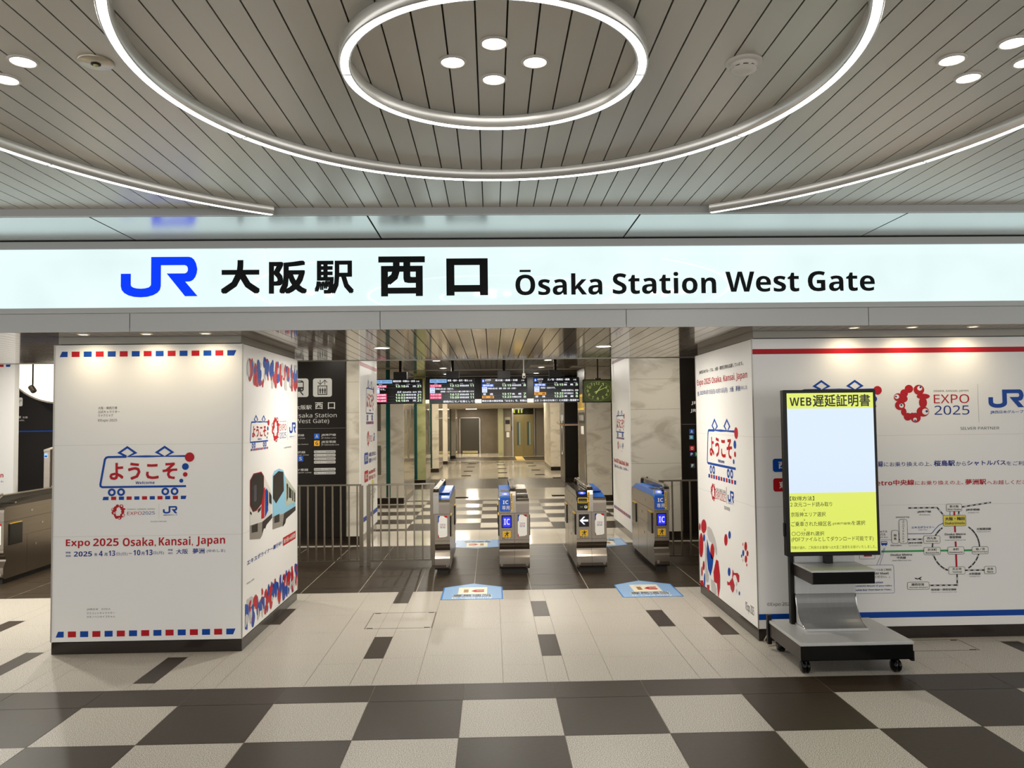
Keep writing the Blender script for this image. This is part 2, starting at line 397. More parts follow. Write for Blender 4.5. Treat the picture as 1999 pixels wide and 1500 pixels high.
for i in range(-21, 21):
    for c, d in ((20.25, 21.9), (21.9, 23.5)): floor_zone(fl, GX+TS*i, GX+TS*(i+1), c, d, BLACKTILE, .006)
for i in range(-11, 11):
    for c, d in ((23.5, 26), (26, 28.5), (28.5, 31), (31, 33)): floor_zone(fl, GX+1.2*i, GX+1.2*(i+1), c, d, PALESTONE, .002)
    for c, d, M in ((33.3, 34.6, BLACKTILE), (34.6, 36.4, BLACKTILE), (36.4, 42, PALESTONE)): floor_zone(fl, GX+1.2*i, GX+1.2*(i+1), c, d, M, .004)
fl.face([(-13, 33, 0), (13, 33, 0), (13, 33.3, 0), (-13, 33.3, 0)], mat('tactile_yellow', '#d8b765', .5))
fl.face([(1.05, 33.3, .003), (1.4, 33.3, .003), (1.4, 36.9, .003), (1.05, 36.9, .003)], mat('tactile_yellow'))
for (px, py) in [(910, 929.2), (914, 920.3), (919, 912.2), (922, 905.7), (982, 933.4), (981, 923.5), (980, 915.2), (978, 908), (977, 902.5), (1054, 927), (1046, 918), (1039, 910), (1034, 904.4), (902, 972), (1090, 968), (1017+72, 933)]:
    p = on(2, 0, px, py); fl.box(p.x-.15, p.x+.15, p.y-.17, p.y+.17, -.002, .0012, mat('matte_dash', '#1d1813', .9, spec=.05))
fl.build('floor', loc=(0, 0, 0), kind='structure')

# ---- ceilings of long narrow panels with open joints
def slat_ceiling(name, z, x0, x1, y0, y1, pitch, phase, M, gap=.0065):
    c = MB(); c.face([(x0, y0, z+.02), (x1, y0, z+.02), (x1, y1, z+.02), (x0, y1, z+.02)], CEILGAP)
    k0, k1 = int((x0-phase)/pitch), int((x1-phase)/pitch)
    for k in range(k0, k1):
        a, b = phase+pitch*k+gap/2, phase+pitch*(k+1)-gap/2
        c.face([(a, y0, z), (a, y1, z), (b, y1, z), (b, y0, z)], M)
        c.face([(a, y0, z), (a, y0, z+.018), (a, y1, z+.018), (a, y1, z)], M); c.face([(b, y0, z), (b, y1, z), (b, y1, z+.018), (b, y0, z+.018)], M)
        c.face([(a, y0, z), (b, y0, z), (b, y0, z+.018), (a, y0, z+.018)], M); c.face([(a, y1, z), (a, y1, z+.018), (b, y1, z+.018), (b, y1, z)], M)
    return c.build(name, loc=(0, 0, z), kind='structure')
slat_ceiling('ceiling', ZC, -11, 11, -7, YTRIM, .1117, -1.606, CEIL)
slat_ceiling('ceiling.001', Z2, -12, 12, YSIGN+.004, YSTEP, .1138, -.263, LOWCEIL)
slat_ceiling('ceiling.002', Z3, -12, 12, YSTEP+.02, 17.6, .1138, -.22, LOWCEIL)
c = MB(); c.box(-12, 12, 17.6, 42, Z4, Z4+.05, LOWCEIL); c.build('ceiling.003', loc=(0, 30, Z4), kind='structure')
t = MB(); t.box(-12, 12, YSTEP-.012, YSTEP+.02, Z2-.006, Z3+.02, mat('edge_trim_light', '#9b958a', .3, .4)); t.build('trim_1', kind='structure')
t = MB(); t.box(-12, 12, 17.6, 17.64, Z3-.01, Z4+.02, mat('edge_trim_light')); t.build('trim_2', kind='structure')

# ---- trim, soffit and fascia round the long sign
t = MB(); t.box(-11, 11, YTRIM, YTRIM+.03, ZS+.002, ZC+.02, FASCIA); t.build('trim_3', kind='structure')
t = MB(); t.box(-11, 11, YTRIM+.03, YSIGN, ZS+.03, ZS+.06, DARKGAP)
xs = [-11]+[-.813+1.824*i for i in range(-5, 7)]
for a, b in zip(xs[:-1], xs[1:]): t.box(a+.006, b-.006, YTRIM+.031, YSIGN-.035, ZS, ZS+.02, SOFFIT)
t.box(-11, 11, YSIGN-.005, YSIGN+.2, 3.147, ZC+.02, DARKGAP)
t.build('trim_4', loc=(0, 5.5, ZS), kind='structure')
t = MB(); xs = [-11]+[-.831+1.86*i for i in range(-5, 7)]
t.box(-11, 11, YSIGN+.004, YSIGN+.05, Z2+.02, 2.612, DARKGAP)
for a, b in zip(xs[:-1], xs[1:]): t.box(a+.0025, b-.0025, YSIGN, YSIGN+.02, Z2-.004, 2.6115, FASCIA)
t.build('trim_5', loc=(0, YSIGN, Z2), kind='structure')
t = MB(); t.box(-11, 11, YSIGN+.06, YSIGN+.2, Z2+.03, ZC+.05, DARKGAP); t.build('trim_6', kind='structure')

# ---- outer walls of the paid area, out of sight but closing the place
CONC = mat('plain_wall', '#8a8172', .6)
for n, a in (('wall_left', (-12.2, -12, 8, 42)), ('wall_right', (12, 12.2, 8, 42))):
    t = MB(); t.box(a[0], a[1], a[2], a[3], 0, 3.1, CONC); t.build(n, kind='structure')

# ================================================================== long lit station sign
sg = thing('station_sign', 'long white backlit sign box with blue JR mark and black station name', 'sign', (0, YSIGN, 2.61))
fr = MB(); fr.box(-11, 11, YSIGN-.03, YSIGN+.03, 3.092, 3.147, FASCIA); fr.box(-11, 11, YSIGN-.03, YSIGN+.03, 2.612, 2.651, FASCIA); fr.box(-11, 11, YSIGN+.012, YSIGN+.03, 2.651, 3.092, FASCIA)
fr.build('sign_frame', sg)
LIT = mat('lit_sign_face', '#dff4f3', .03, 0, P_SIGN, '#e4f9f8', spec=.5)
n, l, b = nodes(LIT)
tc = n.new('ShaderNodeTexCoord'); nz = n.new('ShaderNodeTexNoise'); nz.inputs['Scale'].default_value = 1.6; rp = n.new('ShaderNodeMapRange')
l.new(tc.outputs['Object'], nz.inputs['Vector']); l.new(nz.outputs['Fac'], rp.inputs['Value']); rp.inputs['From Min'].default_value = .3; rp.inputs['From Max'].default_value = .7
rp.inputs['To Min'].default_value = P_SIGN*.93; rp.inputs['To Max'].default_value = P_SIGN*1.05; l.new(rp.outputs[0], b.inputs['Emission Strength'])
b.inputs['Base Color'].default_value = lin('#3a4242')
fc = MB(); xs = [-11, -6.6, -4.2, -1.685, 1.73, 4.3, 6.8, 11]
for a, bb in zip(xs[:-1], xs[1:]): fc.box(a+.003, bb-.003, YSIGN-.012, YSIGN+.008, 2.651, 3.092, LIT)
fc.build('lit_panel', sg)
SBLACK, SBLUE = mat('sign_letter_black', '#04080a', .5, spec=.15), mat('sign_letter_blue', '#0b44ff', .5, 0, .9, '#0038ff', spec=.1); nodes(SBLUE)[2].inputs['Base Color'].default_value = lin('#0a1a60')
ink = Ink(plane_y(YSIGN-.013), px_y(YSIGN))
f = crop(220, 490, .09005); a = px_y(YSIGN, f)
(u0, v1), (u1, v0) = a(200, 145), a(1855, 1005)
railway_logo(ink, u0, v0, u1, v1, SBLUE); ink.build('railway_logo', sg)
ink = Ink(plane_y(YSIGN-.013), px_y(YSIGN, crop(420, 490, .28014)))
for ch, x0, y0, x1, y1, bo in (('大', 44, 302, 316, 66, .042), ('阪', 378, 302, 643, 70, .038), ('駅', 696, 302, 968, 70, .028), ('西', 1140, 320, 1462, 40, .042), ('口', 1613, 314, 1899, 54, .052)):
    ink.text(ch, x0, y0, x1, y1, SBLACK, bo)
    if ch == '駅': ink.build('lettering', sg); ink = Ink(plane_y(YSIGN-.013), px_y(YSIGN, crop(420, 490, .28014)))
ink.build('lettering', sg); ink = Ink(plane_y(YSIGN-.013))
ink.T = px_y(YSIGN, crop(990, 500, .37019))
for w, x0, y0, x1, y1 in (('Ōsaka', 44, 209, 499, 72), ('Station', 556, 203, 1098, 84), ('West', 1150, 192, 1534, 82), ('Gate', 1583, 188, 1932, 79)): ink.text(w, x0, y0, x1, y1, SBLACK, .022)
ink.build('lettering', sg)

# ================================================================== LED rings in the ceiling
RCX, RCY = .024, 3.045
RINGSTEEL = mat('ring_housing_steel', '#d6d3cc', .22, .6)
RINGLIT = mat('ring_diffuser', '#ffffff', .4, 0, P_RING, '#f4fbff')
def ring_light(label, R, arcs, seams):
    t = thing('ring_light', label, 'ceiling light', (RCX, RCY, ZC-.06), 'concentric ring lights')
    hz = MB(); lz = MB(); w = .022
    for a0, a1 in arcs:
        n = max(24, int((a1-a0)/2))
        def P(r, z, a): a = math.radians(a); return (RCX+r*math.sin(a), RCY+r*math.cos(a), z)
        prof = [(R-w, ZC-.001), (R-w, ZC-.052), (R-.018, ZC-.054), (R+.018, ZC-.054), (R+w, ZC-.052), (R+w, ZC-.001)]
        v = [P(r, z, a0+(a1-a0)*i/n) for i in range(n+1) for r, z in prof]; q = len(prof)
        hz.mesh(v, [(i*q+j, i*q+j+1, (i+1)*q+j+1, (i+1)*q+j) for i in range(n) for j in range(q-1)], RINGSTEEL, True)
        if a1-a0 < 359: hz.mesh(v, [tuple(range(q)), tuple(range(n*q, n*q+q))], FASCIA)
        cut = [a0]+[s for s in seams if a0 < s < a1]+[a1]; g = math.degrees(.006/R)
        for b0, b1 in zip(cut[:-1], cut[1:]):
            b0 += g; b1 -= g; m_ = max(8, int((b1-b0)/2)); pr = [(R-.0155, ZC-.0535), (R-.015, ZC-.0547), (R+.015, ZC-.0547), (R+.0155, ZC-.0535)]
            v = [P(r, z, b0+(b1-b0)*i/m_) for i in range(m_+1) for r, z in pr]
            lz.mesh(v, [(i*4+j, i*4+j+1, (i+1)*4+j+1, (i+1)*4+j) for i in range(m_) for j in range(3)], RINGLIT, True)
            lz.mesh(v, [(0, 1, 2, 3), (m_*4, m_*4+1, m_*4+2, m_*4+3)], RINGLIT)
    hz.build('housing', t); lz.build('diffuser', t)
ring_light('smallest glowing ceiling ring around the four downlights', .576, [(0, 360)], [0.1, 90, 180, 270])
ring_light('middle glowing ceiling ring, wide circle around the smallest one', 1.372, [(0, 360)], [.1, 60, 120, 180, 240, 300])
ac = math.degrees(math.acos((YTRIM-.03-RCY)/2.56))
ring_light('outermost glowing ceiling ring, its arcs ending at the sign soffit', 2.56, [(ac, 360-ac)], [65, 92, 130, 180, 230, 268, 295])

# ================================================================== small ceiling fixtures
DL = mat('downlight_lens', '#ffffff', .4, 0, 18, '#fff3e2'); WARMLENS = mat('warm_lens', '#ffffff', .4, 0, 9, '#ffdf9f')
FLANGE = mat('white_flange', '#e2dcd2', .35)
def lamp(kind, loc, watt, col, parent, size=.1, spot=None, rot=None, blend=.6):
    L = bpy.data.lights.new('lamp', kind); L.energy = watt; L.color = col
    if kind == 'AREA': L.shape = 'DISK'; L.size = size
    if kind == 'SPOT': L.spot_size = spot; L.spot_blend = blend; L.shadow_soft_size = size
    o = bpy.data.objects.new('lamp', L); COL.objects.link(o); o.location = Vector(loc)-ORG[parent.name]; o.parent = parent
    if rot: o.rotation_euler = rot
    return o
def downlight(label, x, y, z, group, r=.044, M=None, watt=0, col=(1, .93, .84), spread=None):
    t = thing('downlight', label, 'ceiling light', (x, y, z), group)
    a = MB(); a.lathe([(r+.011, .003), (r+.012, -.003), (r+.009, -.006), (r+.001, -.0065), (r-.001, .003)], (x, y, z), FLANGE, 36); a.build('flange', t)
    b_ = MB(); b_.lathe([(r-.001, .002), (r-.001, -.002), (.001, -.0025)], (x, y, z), M or DL, 32); b_.build('lens', t)
    if watt: lamp('AREA', (x, y, z-.012), watt, col, t, r*1.8)
    return t
for lb, x, y in (('downlight of the ringed cross nearest the camera', 0, -.155), ('left downlight of the cross inside the smallest ring', -.162, 0), ('right downlight of the cross inside the smallest ring', .162, 0), ('downlight of the ringed cross nearest the long sign', 0, .16)):
    downlight(lb, RCX+x, RCY+y, ZC, 'downlights inside the smallest ring', watt=P_DOWN*.5)
for lb, x, y in (('white downlight left of the silver emergency light', -1.799, 3.042), ('white downlight cut by the left edge of the photo', -1.962, 3.204)):
    downlight(lb, x, y, ZC, 'downlights at the left', watt=P_DOWN*.5)
for lb, x, y in (('innermost downlight of the cluster at upper right', 1.843, 3.027), ('lowest downlight of the cluster at upper right', 2.011, 3.192), ('highest downlight of the cluster at upper right', 1.994, 2.882), ('downlight cut by the right edge of the photo', 2.16, 3.045)):
    downlight(lb, x, y, ZC, 'downlights at the right', watt=P_DOWN*.5)
t = thing('smoke_detector', 'white smoke detector with slotted dome on the ceiling', 'smoke detector', (1.017, 3.05, ZC))
a = MB(); a.lathe([(.072, .002), (.073, -.004), (.066, -.010), (.03, -.012)], (1.017, 3.05, ZC), FLANGE, 40); a.build('base_plate', t)
a = MB(); a.lathe([(.052, -.008), (.054, -.016), (.048, -.024)], (1.017, 3.05, ZC), FLANGE, 36)
a.lathe([(.044, -.022), (.044, -.03)], (1.017, 3.05, ZC), DARKGAP, 36); a.lathe([(.050, -.029), (.046, -.036), (.030, -.045), (.008, -.05)], (1.017, 3.05, ZC), FLANGE, 36)
for k in range(9):
    an = 2*math.pi*k/9; x, y = 1.017+.047*math.cos(an), 3.05+.047*math.sin(an); a.box(x-.006, x+.006, y-.006, y+.006, ZC-.031, ZC-.021, FLANGE)
a.build('dome', t)
t = thing('emergency_light', 'round silver emergency light plate with a tiny central bulb', 'emergency light', (-1.523, 3.047, ZC))
a = MB(); a.lathe([(.064, .002), (.066, -.004), (.062, -.008), (.01, -.0095)], (-1.523, 3.047, ZC), mat('satin_silver', '#dcd2be', .3, .5), 40); a.build('cover_plate', t)
a = MB(); a.lathe([(.018, -.008), (.018, -.013), (.012, -.014)], (-1.523, 3.047, ZC), DARKGAP, 24); a.lathe([(.0095, -.012), (.009, -.018), (.003, -.021)], (-1.523, 3.047, ZC), mat('bulb_yellow', '#d9cc8a', .2), 20); a.build('bulb', t)
for x, lb in ((-3.13, 'warm spotlight above the left end of the striped pillar front'), (-2.65, 'warm spotlight above the middle of the striped pillar front'), (-2.2, 'warm spotlight above the right end of the striped pillar front'), (2.865, 'warm spotlight over the red band, first from the block corner'), (3.33, 'warm spotlight over the red band, second from the block corner'), (3.82, 'warm spotlight over the red band, third from the block corner')):
    t = thing('wall_spotlight', lb, 'spotlight', (x, 6.12, Z2), 'warm spotlights over the printed panels')
    a = MB(); a.lathe([(.045, .003), (.046, -.003), (.036, -.006), (.034, .003)], (x, 6.12, Z2), FLANGE, 28); a.build('flange', t)
    a = MB(); a.lathe([(.034, .001), (.034, -.002), (.002, -.0025)], (x, 6.12, Z2), WARMLENS, 24); a.build('lens', t)
    lamp('SPOT', (x, 6.12, Z2-.012), P_WARM, (1, .85, .58), t, .03, math.radians(150), (math.radians(8), 0, 0), 1.0)
ALLLOW = [(-1.037, 7.5, Z2, 'left downlight of the low ceiling before the gates'), (1.085, 7.55, Z2, 'right downlight of the low ceiling before the gates'),
    (-1.02, 14.7, Z3, 'nearer downlight above the passage at the left'), (-1.028, 16.9, Z3, 'farther downlight above the passage at the left'), (1.075, 14.78, Z3, 'nearer downlight above the passage at the right'), (1.082, 16.88, Z3, 'farther downlight above the passage at the right'), (1.17, 20.4, Z4, 'farthest downlight, above the right departure board')]
for x, y, z, lb in ALLLOW: downlight(lb, x, y, z, 'downlights over the ticket hall', .07, watt=P_LOW*(1.6 if -5 < x < -4 else .55 if 10 < y < 10.4 else 1), col=(1, .95, .85))

for x, y, z, lb in ((-4.9, 7.6, Z2, 'added low downlight between the pillar and the steel gate'), (-4.4, 9.7, Z3, 'added high downlight between the pillar and the steel gate'), (-5.9, 7.3, Z2, 'added low downlight over the left passage, before the steel gate'), (-5.9, 10.4, Z3, 'added high downlight over the left passage, behind the steel gate'), (-8.2, 12.6, Z3, 'added downlight by the round luminous disc'), (-1.17, 20.4, Z4, 'added far downlight above the departure board with pink rows'), (0, 10.2, Z3, 'added downlight over the gate line, hidden above the low ceiling edge'), (0, 12.1, Z3, 'added downlight behind the gate line, hidden above the low ceiling edge'), (-2.4, 10.3, Z3, 'added downlight before the left line sign'), (2.5, 10.3, Z3, 'added downlight before the right line sign')):  # downlights added to brighten the left passage, gate line and far pillars
    downlight(lb, x, y, z, 'downlights over the ticket hall', .07, watt=P_LOW*(1.6 if -5 < x < -4 else .55 if 10 < y < 10.4 else 1), col=(1, .95, .85))
PLENS = mat('added_panel_lens', '#ffffff', .5, 0, P_FAR, '#fff1d8')
for x, y, z in ((-1.2, 25.0, Z4), (1.2, 25.0, Z4), (-1.15, 29.6, Z4), (1.15, 29.6, Z4), (-.9, 36.2, 2.26), (1.3, 35.4, 2.26), (-1.0, 38.8, 2.26)):  # invented square lights, added to brighten the far passage and lobby
    t = thing('added_panel_light', 'added square ceiling light deep in the far passage', 'ceiling light', (x, y, z), 'added square lights of the far passage')
    a = MB(); a.box(x-.27, x+.27, y-.27, y+.27, z-.012, z-.001, FLANGE); a.build('light_frame', t)
    a = MB(); a.box(x-.25, x+.25, y-.25, y+.25, z-.016, z-.011, PLENS); a.build('lens', t)
# ================================================================== the two wrapped blocks
XL0, XL1, XR0, XR1 = -3.445, -1.972, 2.107, 7.2
ZP0, ZP1 = .095, 2.415
def wrapped_block(name, label, x0, x1, seams):
    t = thing(name, label, 'pillar', ((x0+x1)/2, (YP+YB)/2, 0), kind='thing')
    a = MB(); a.box(x0+.002, x1-.002, YP+.002, YB-.002, 0, ZP0-.004, PLINTH); a.build('plinth', t, bevel=.002)
    a = MB(); a.box(x0+.02, x1-.02, YP+.02, YB-.02, ZP1+.008, Z2-.001, HEADGREY); a.box(x0+.03, x1-.03, YP+.03, YB-.03, ZP0-.004, ZP1+.01, DARKGAP); a.build('head_band', t)
    a = MB(); a.box(x0, x1, YP, YB, ZP0, ZP1, PANEL, .004)
    b_ = MB()
    for x in (x0, x1):
        for y in (YP, YB): b_.box(x-.004, x+.004, y-.004, y+.004, ZP0, ZP1, TRIMGREY)
    body = a.build('wrap_panel', t); b_.build('corner_edge', t)
    s_ = MB()
    for z in seams: s_.box(x0-.0006, x1+.0006, YP-.0006, YB+.0006, z-.0012, z+.0012, mat('panel_joint', '#d3d0ca', .5))
    if seams: s_.build('panel_joint', body)
    return t, body
def zof(px, py, Y=YP): return on(1, Y, px, py).z
lp, lbody = wrapped_block('poster_pillar', 'square white pillar wrapped in welcome print, left of the railings', XL0, XL1, [zof(290, 868), zof(290, 1046)])
rp_, rbody = wrapped_block('poster_wall', 'long white printed wall block with red and blue bands and rail map', XR0, XR1, [zof(1850, 849), zof(1850, 985)])

# ---- printed front of the pillar; also used, squeezed, on the far blocks.  own units: metres from the pillar's lower left
def front_art(W, M_, parent, base=.0012, step=.0006, simple=False, sleepers=15):
    """M_: (x from left in m, z in m) -> (u, v)"""
    def piece(name):
        i = Ink(W, None, base, step); return i, i.sub(M_), (lambda: i.build(name, parent))
    f1 = crop(80, 640, .43993); f2 = crop(100, 840, .1901)
    def P(f, x, y): p = on(1, YP, *f(x, y)); return p.x-XL0, p.z
    def txt(g, s, f, x0, y0, x1, y1, M, bo): (a, b), (c, d) = P(f, x0, y0), P(f, x1, y1); g.text(s, a, b, c, d, M, bo)
    def box(f, x0, y0, x1, y1): return (*M_(*P(f, x0, y0)), *M_(*P(f, x1, y1)))
    for xa, xb, ya, yb in ((83, 862, 131, 107), (65, 858, 1376, 1350)):
        (x0, z0), (x1, _) = P(f1, xa, ya), P(f1, xb, yb-4); z1 = P(f1, xa, yb)[1]; i, g, done = piece('sleeper_band')
        (a, b), (c, d) = M_(x0, z0), M_(x1, z1); tie_row(i, a, c, b, d, sleepers); done()
    o = P(f2, 600, 590); sc = (P(f2, 1400, 590)[0]-o[0])/800
    i, g, done = piece('welcome_emblem'); welcome_emblem(i, lambda x, y: M_(o[0]+(x-600)*sc, o[1]-(y-590)*sc)); done()
    i, g, done = piece('expo_logo'); expo_ring(i, *box(f2, 616, 922, 765, 762)); txt(g, 'OSAKA, KANSAI, JAPAN', f2, 783, 824, 1064, 803, INK, .0); txt(g, 'EXPO', f2, 781, 873, 931, 836, RED, 0); txt(g, '2025', f2, 936, 869, 1064, 833, NAVY, 0); txt(g, 'SILVER PARTNER', f2, 1022, 946, 1187, 932, INK, 0); done()
    i, g, done = piece('railway_logo'); railway_logo(i, *box(f2, 1147, 858, 1296, 780), BLUE); (a, b), (c, d) = P(f2, 1105, 912), P(f2, 1108, 755); g.rect(a, b, a+.0018, d, GREY); txt(g, 'JR西日本グループ', f2, 1153, 882, 1296, 864, BLUE, .02); done()
    i, g, done = piece('headline')
    for s, x0, y0, x1, y1 in (('Expo', 150, 1216, 400, 1120), ('2025', 430, 1194, 694, 1110), ('Osaka,', 735, 1207, 1076, 1100), ('Kansai,', 1105, 1200, 1457, 1092), ('Japan', 1490, 1197, 1786, 1088)): txt(g, s, f2, x0, y0, x1, y1, RED, .018)
    done(); i, g, done = piece('date_line')
    for s, x0, y0, x1, y1, bo in (('2025', 233, 1300, 420, 1245, .02), ('年', 443, 1296, 475, 1262, .02), ('4', 490, 1296, 530, 1240, .02), ('月', 545, 1294, 577, 1260, .02), ('13', 590, 1293, 658, 1237, .02), ('日(日)', 672, 1294, 785, 1256, .0), ('-', 798, 1270, 828, 1264, .02), ('10', 843, 1287, 916, 1231, .02), ('月', 925, 1285, 957, 1250, .02), ('13', 968, 1285, 1042, 1228, .02), ('日(月)', 1050, 1282, 1158, 1244, .0), ('大阪', 1284, 1274, 1405, 1220, .015), ('夢洲', 1452, 1270, 1575, 1214, .02), ('(ゆめしま)', 1597, 1262, 1787, 1222, 0),
        ('開催', 150, 1270, 200, 1248, 0), ('期間', 150, 1305, 200, 1282, 0), ('開催', 1200, 1242, 1248, 1220, 0), ('場所', 1200, 1277, 1248, 1254, 0)): txt(g, s, f2, x0, y0, x1, y1, NAVY, bo)
    done()
    if not simple:
        i, g, done = piece('caption')
        for s, y0, x1 in (('大阪・関西万博', 363, 338), ('公式キャラクター', 380, 350), ('ミャクミャク', 396, 320)): txt(g, s, f1, 254, y0, x1, y0-13, INK, 0)
        txt(g, '©Expo 2025', f1, 252, 420, 338, 405, INK, 0); done(); i, g, done = piece('caption')
        for s, y0, x1 in (('JR西日本　ICOCA', 1256, 308), ('マスコットキャラクター', 1273, 328), ('カモノハシのイコちゃん', 1289, 330)): txt(g, s, f1, 203, y0, x1, y0-12, INK, 0)
        done()
front_art(plane_y(YP), lambda x, z: (x+XL0, z), lbody)

# ---- right-hand side of the pillar
f1, f2 = crop(465, 660, .4), crop(470, 880, 1/6)
T1, T2 = px_xp(XL1, f1), px_xp(XL1, f2)
ink = Ink(plane_xp(XL1), T1)
(u0, v1), (_, v0) = T1(42, 70), T1(42, 232); u1 = T1(288, 150)[0]
blob_band(ink, u0, u1, v0, v1, 11, 56); ink.build('drop_pattern', lbody); ink = Ink(plane_xp(XL1), T1)
v1b, v0b = T1(290, 1082)[1], T1(40, 1440)[1]; blob_band(ink, u0-.03, u1, .112, .372, 5, 70); ink.build('drop_pattern', lbody); ink = Ink(plane_xp(XL1), T1)
o0, o1 = T1(57, 470)[0], T1(152, 450)[0]; vt, vb = T1(57, 375)[1], T1(57, 555)[1]
sc = (o1-o0)/975; sv = (vt-vb)/565
welcome_emblem(ink, lambda x, y: (o0+(x-495)*sc, vt-(y-160)*sv))
ink.build('welcome_emblem', lbody); ink = Ink(plane_xp(XL1), T1); (a, b), (c, d) = T1(163, 512), T1(201, 386); expo_ring(ink, a, b, c, d)
for s, x0, y0, x1, y1, M in (('OSAKA, KANSAI, JAPAN', 202, 412, 234, 404, INK), ('EXPO', 202, 453, 234, 420, RED), ('2025', 202, 491, 234, 460, NAVY), ('JR西日本グループ', 250, 487, 281, 476, BLUE), ('SILVER PARTNER', 223, 540, 258, 528, INK), ('©Expo 2025', 40, 1208, 78, 1172, INK)): ink.text(s, x0, y0, x1, y1, M, 0)
(a, b), (c, d) = T1(249, 466), T1(281, 412); railway_logo(ink, a, b, c, d, BLUE)
ink.rect(240, 500, 241.2, 405, GREY)
ink.build('logo_line', lbody)
tr = Ink(plane_xp(XL1), T2)
DK, SK, BODYW, BODYB, SIDEG = mat('train_dark', '#221d1a', .35), mat('train_skirt', '#8f887f', .4), mat('train_white', '#d9d5cf', .4), mat('train_blue', '#8cc3dc', .4), mat('train_grey_green', '#b9c0ae', .4)
tr.poly([(105, 350), (150, 268), (238, 245), (268, 285), (362, 490), (362, 735), (250, 835), (105, 880)], BODYW, 0)
tr.poly([(105, 880), (250, 835), (245, 1000), (225, 1035), (105, 1042)], SK, 1); tr.poly([(250, 835), (365, 735), (365, 790), (300, 870), (285, 915), (270, 910), (245, 1000)], DK, 1)
tr.poly([(105, 350), (148, 268), (240, 247), (270, 300), (270, 500), (243, 625), (182, 708), (140, 722), (105, 645)], RED, 1)
tr.poly([(109, 352), (150, 278), (238, 256), (264, 303), (264, 500), (238, 620), (180, 698), (140, 712), (109, 640)], DK, 2)
tr.poly([(266, 445), (282, 425), (272, 790), (238, 800), (240, 640)], RED, 3); tr.poly([(285, 460), (300, 440), (318, 700), (280, 785)], BLUE, 3)
tr.poly([(305, 450), (318, 480), (318, 640), (308, 690)], DK, 3); tr.poly([(330, 480), (358, 530), (358, 630), (330, 610)], DK, 3)
tr.poly([(195, 695), (235, 652), (230, 700), (200, 730)], DK, 3); tr.poly([(106, 710), (125, 730), (125, 758), (106, 740)], DK, 3); tr.poly([(125, 880), (195, 850), (195, 950), (125, 965)], DK, 3)
tr.rect(150, 600, 182, 400, mat('train_window_frame', '#4a4a56', .3), 3)
tr.build('train_picture', lbody); tr = Ink(plane_xp(XL1), T2)
tr.poly([(372, 290), (390, 240), (450, 210), (495, 230), (518, 300), (640, 470), (640, 650), (500, 735), (372, 775)], BODYB, 0)
tr.poly([(378, 300), (440, 240), (497, 250), (502, 470), (412, 620), (375, 560)], DK, 2); tr.poly([(520, 300), (640, 470), (640, 600), (520, 650)], SIDEG, 1)
for q in ([(535, 380), (552, 400), (548, 560), (535, 600)], [(560, 420), (592, 460), (592, 560), (560, 550)], [(600, 460), (612, 475), (612, 590), (600, 590)], [(622, 480), (635, 500), (635, 600), (622, 600)]): tr.poly(q, DK, 3)
tr.poly([(372, 775), (450, 755), (505, 735), (500, 880), (372, 925)], SK, 1); tr.poly([(505, 735), (640, 650), (640, 700), (530, 800), (520, 850), (490, 895)], DK, 1); tr.poly([(390, 770), (450, 740), (450, 835), (390, 850)], DK, 3)
tr.build('train_picture', lbody); tr = Ink(plane_xp(XL1), T2)
tr.text('エキスポライナー運行中！', 72, 1350, 485, 1050, NAVY, .022)
tr.rect(493, 1120, 641, 937, RED, 0); tr.text('新大阪↔桜島間', 503, 1095, 632, 962, WHITE, .012, 1)
tr.build('slogan', lbody)

# ---- front of the long wall
f = crop(1340, 640, .46671); T = px_y(YP, f)
ink = Ink(plane_y(YP), T)
za, zb = zof(1700, 680.5), zof(1700, 689.8); ink.uvpoly([(XR0+.004, zb), (XR1-.1, zb), (XR1-.1, za+.003), (XR0+.004, za+.003)], RED)
ink.build('printed_band', rbody); ink = Ink(plane_y(YP), T)
za, zb = zof(1750, 1194.6), zof(1750, 1206); ink.uvpoly([(XR0+.004, zb), (XR1-.1, zb), (XR1-.1, za), (XR0+.004, za)], BLUE)
ink.build('printed_band', rbody)
ink = Ink(plane_y(YP), T)
a = T(565, 262)[0]; sc = (T(705, 262)[0]-a)/384; vv = T(565, 258)[1]
welcome_emblem(ink, lambda x, y: (a+(x-778)*sc, vv-(y-268)*sc))
ink.build('welcome_emblem', rbody); ink = Ink(plane_y(YP), T)
f5 = crop(1690, 720, .17330); T5 = px_y(YP, f5)
(u0, v0), (u1, v1) = T5(325, 612), T5(718, 178); expo_ring(ink, u0, v0, u1, v1)
ink.build('expo_logo', rbody); ink = Ink(plane_y(YP), T)
(u0, v0), (u1, v1) = T5(1385, 443), T5(1777, 233); railway_logo(ink, u0, v0, u1, v1, BLUE)
ink.build('railway_logo', rbody)
ink = Ink(plane_y(YP), T5)
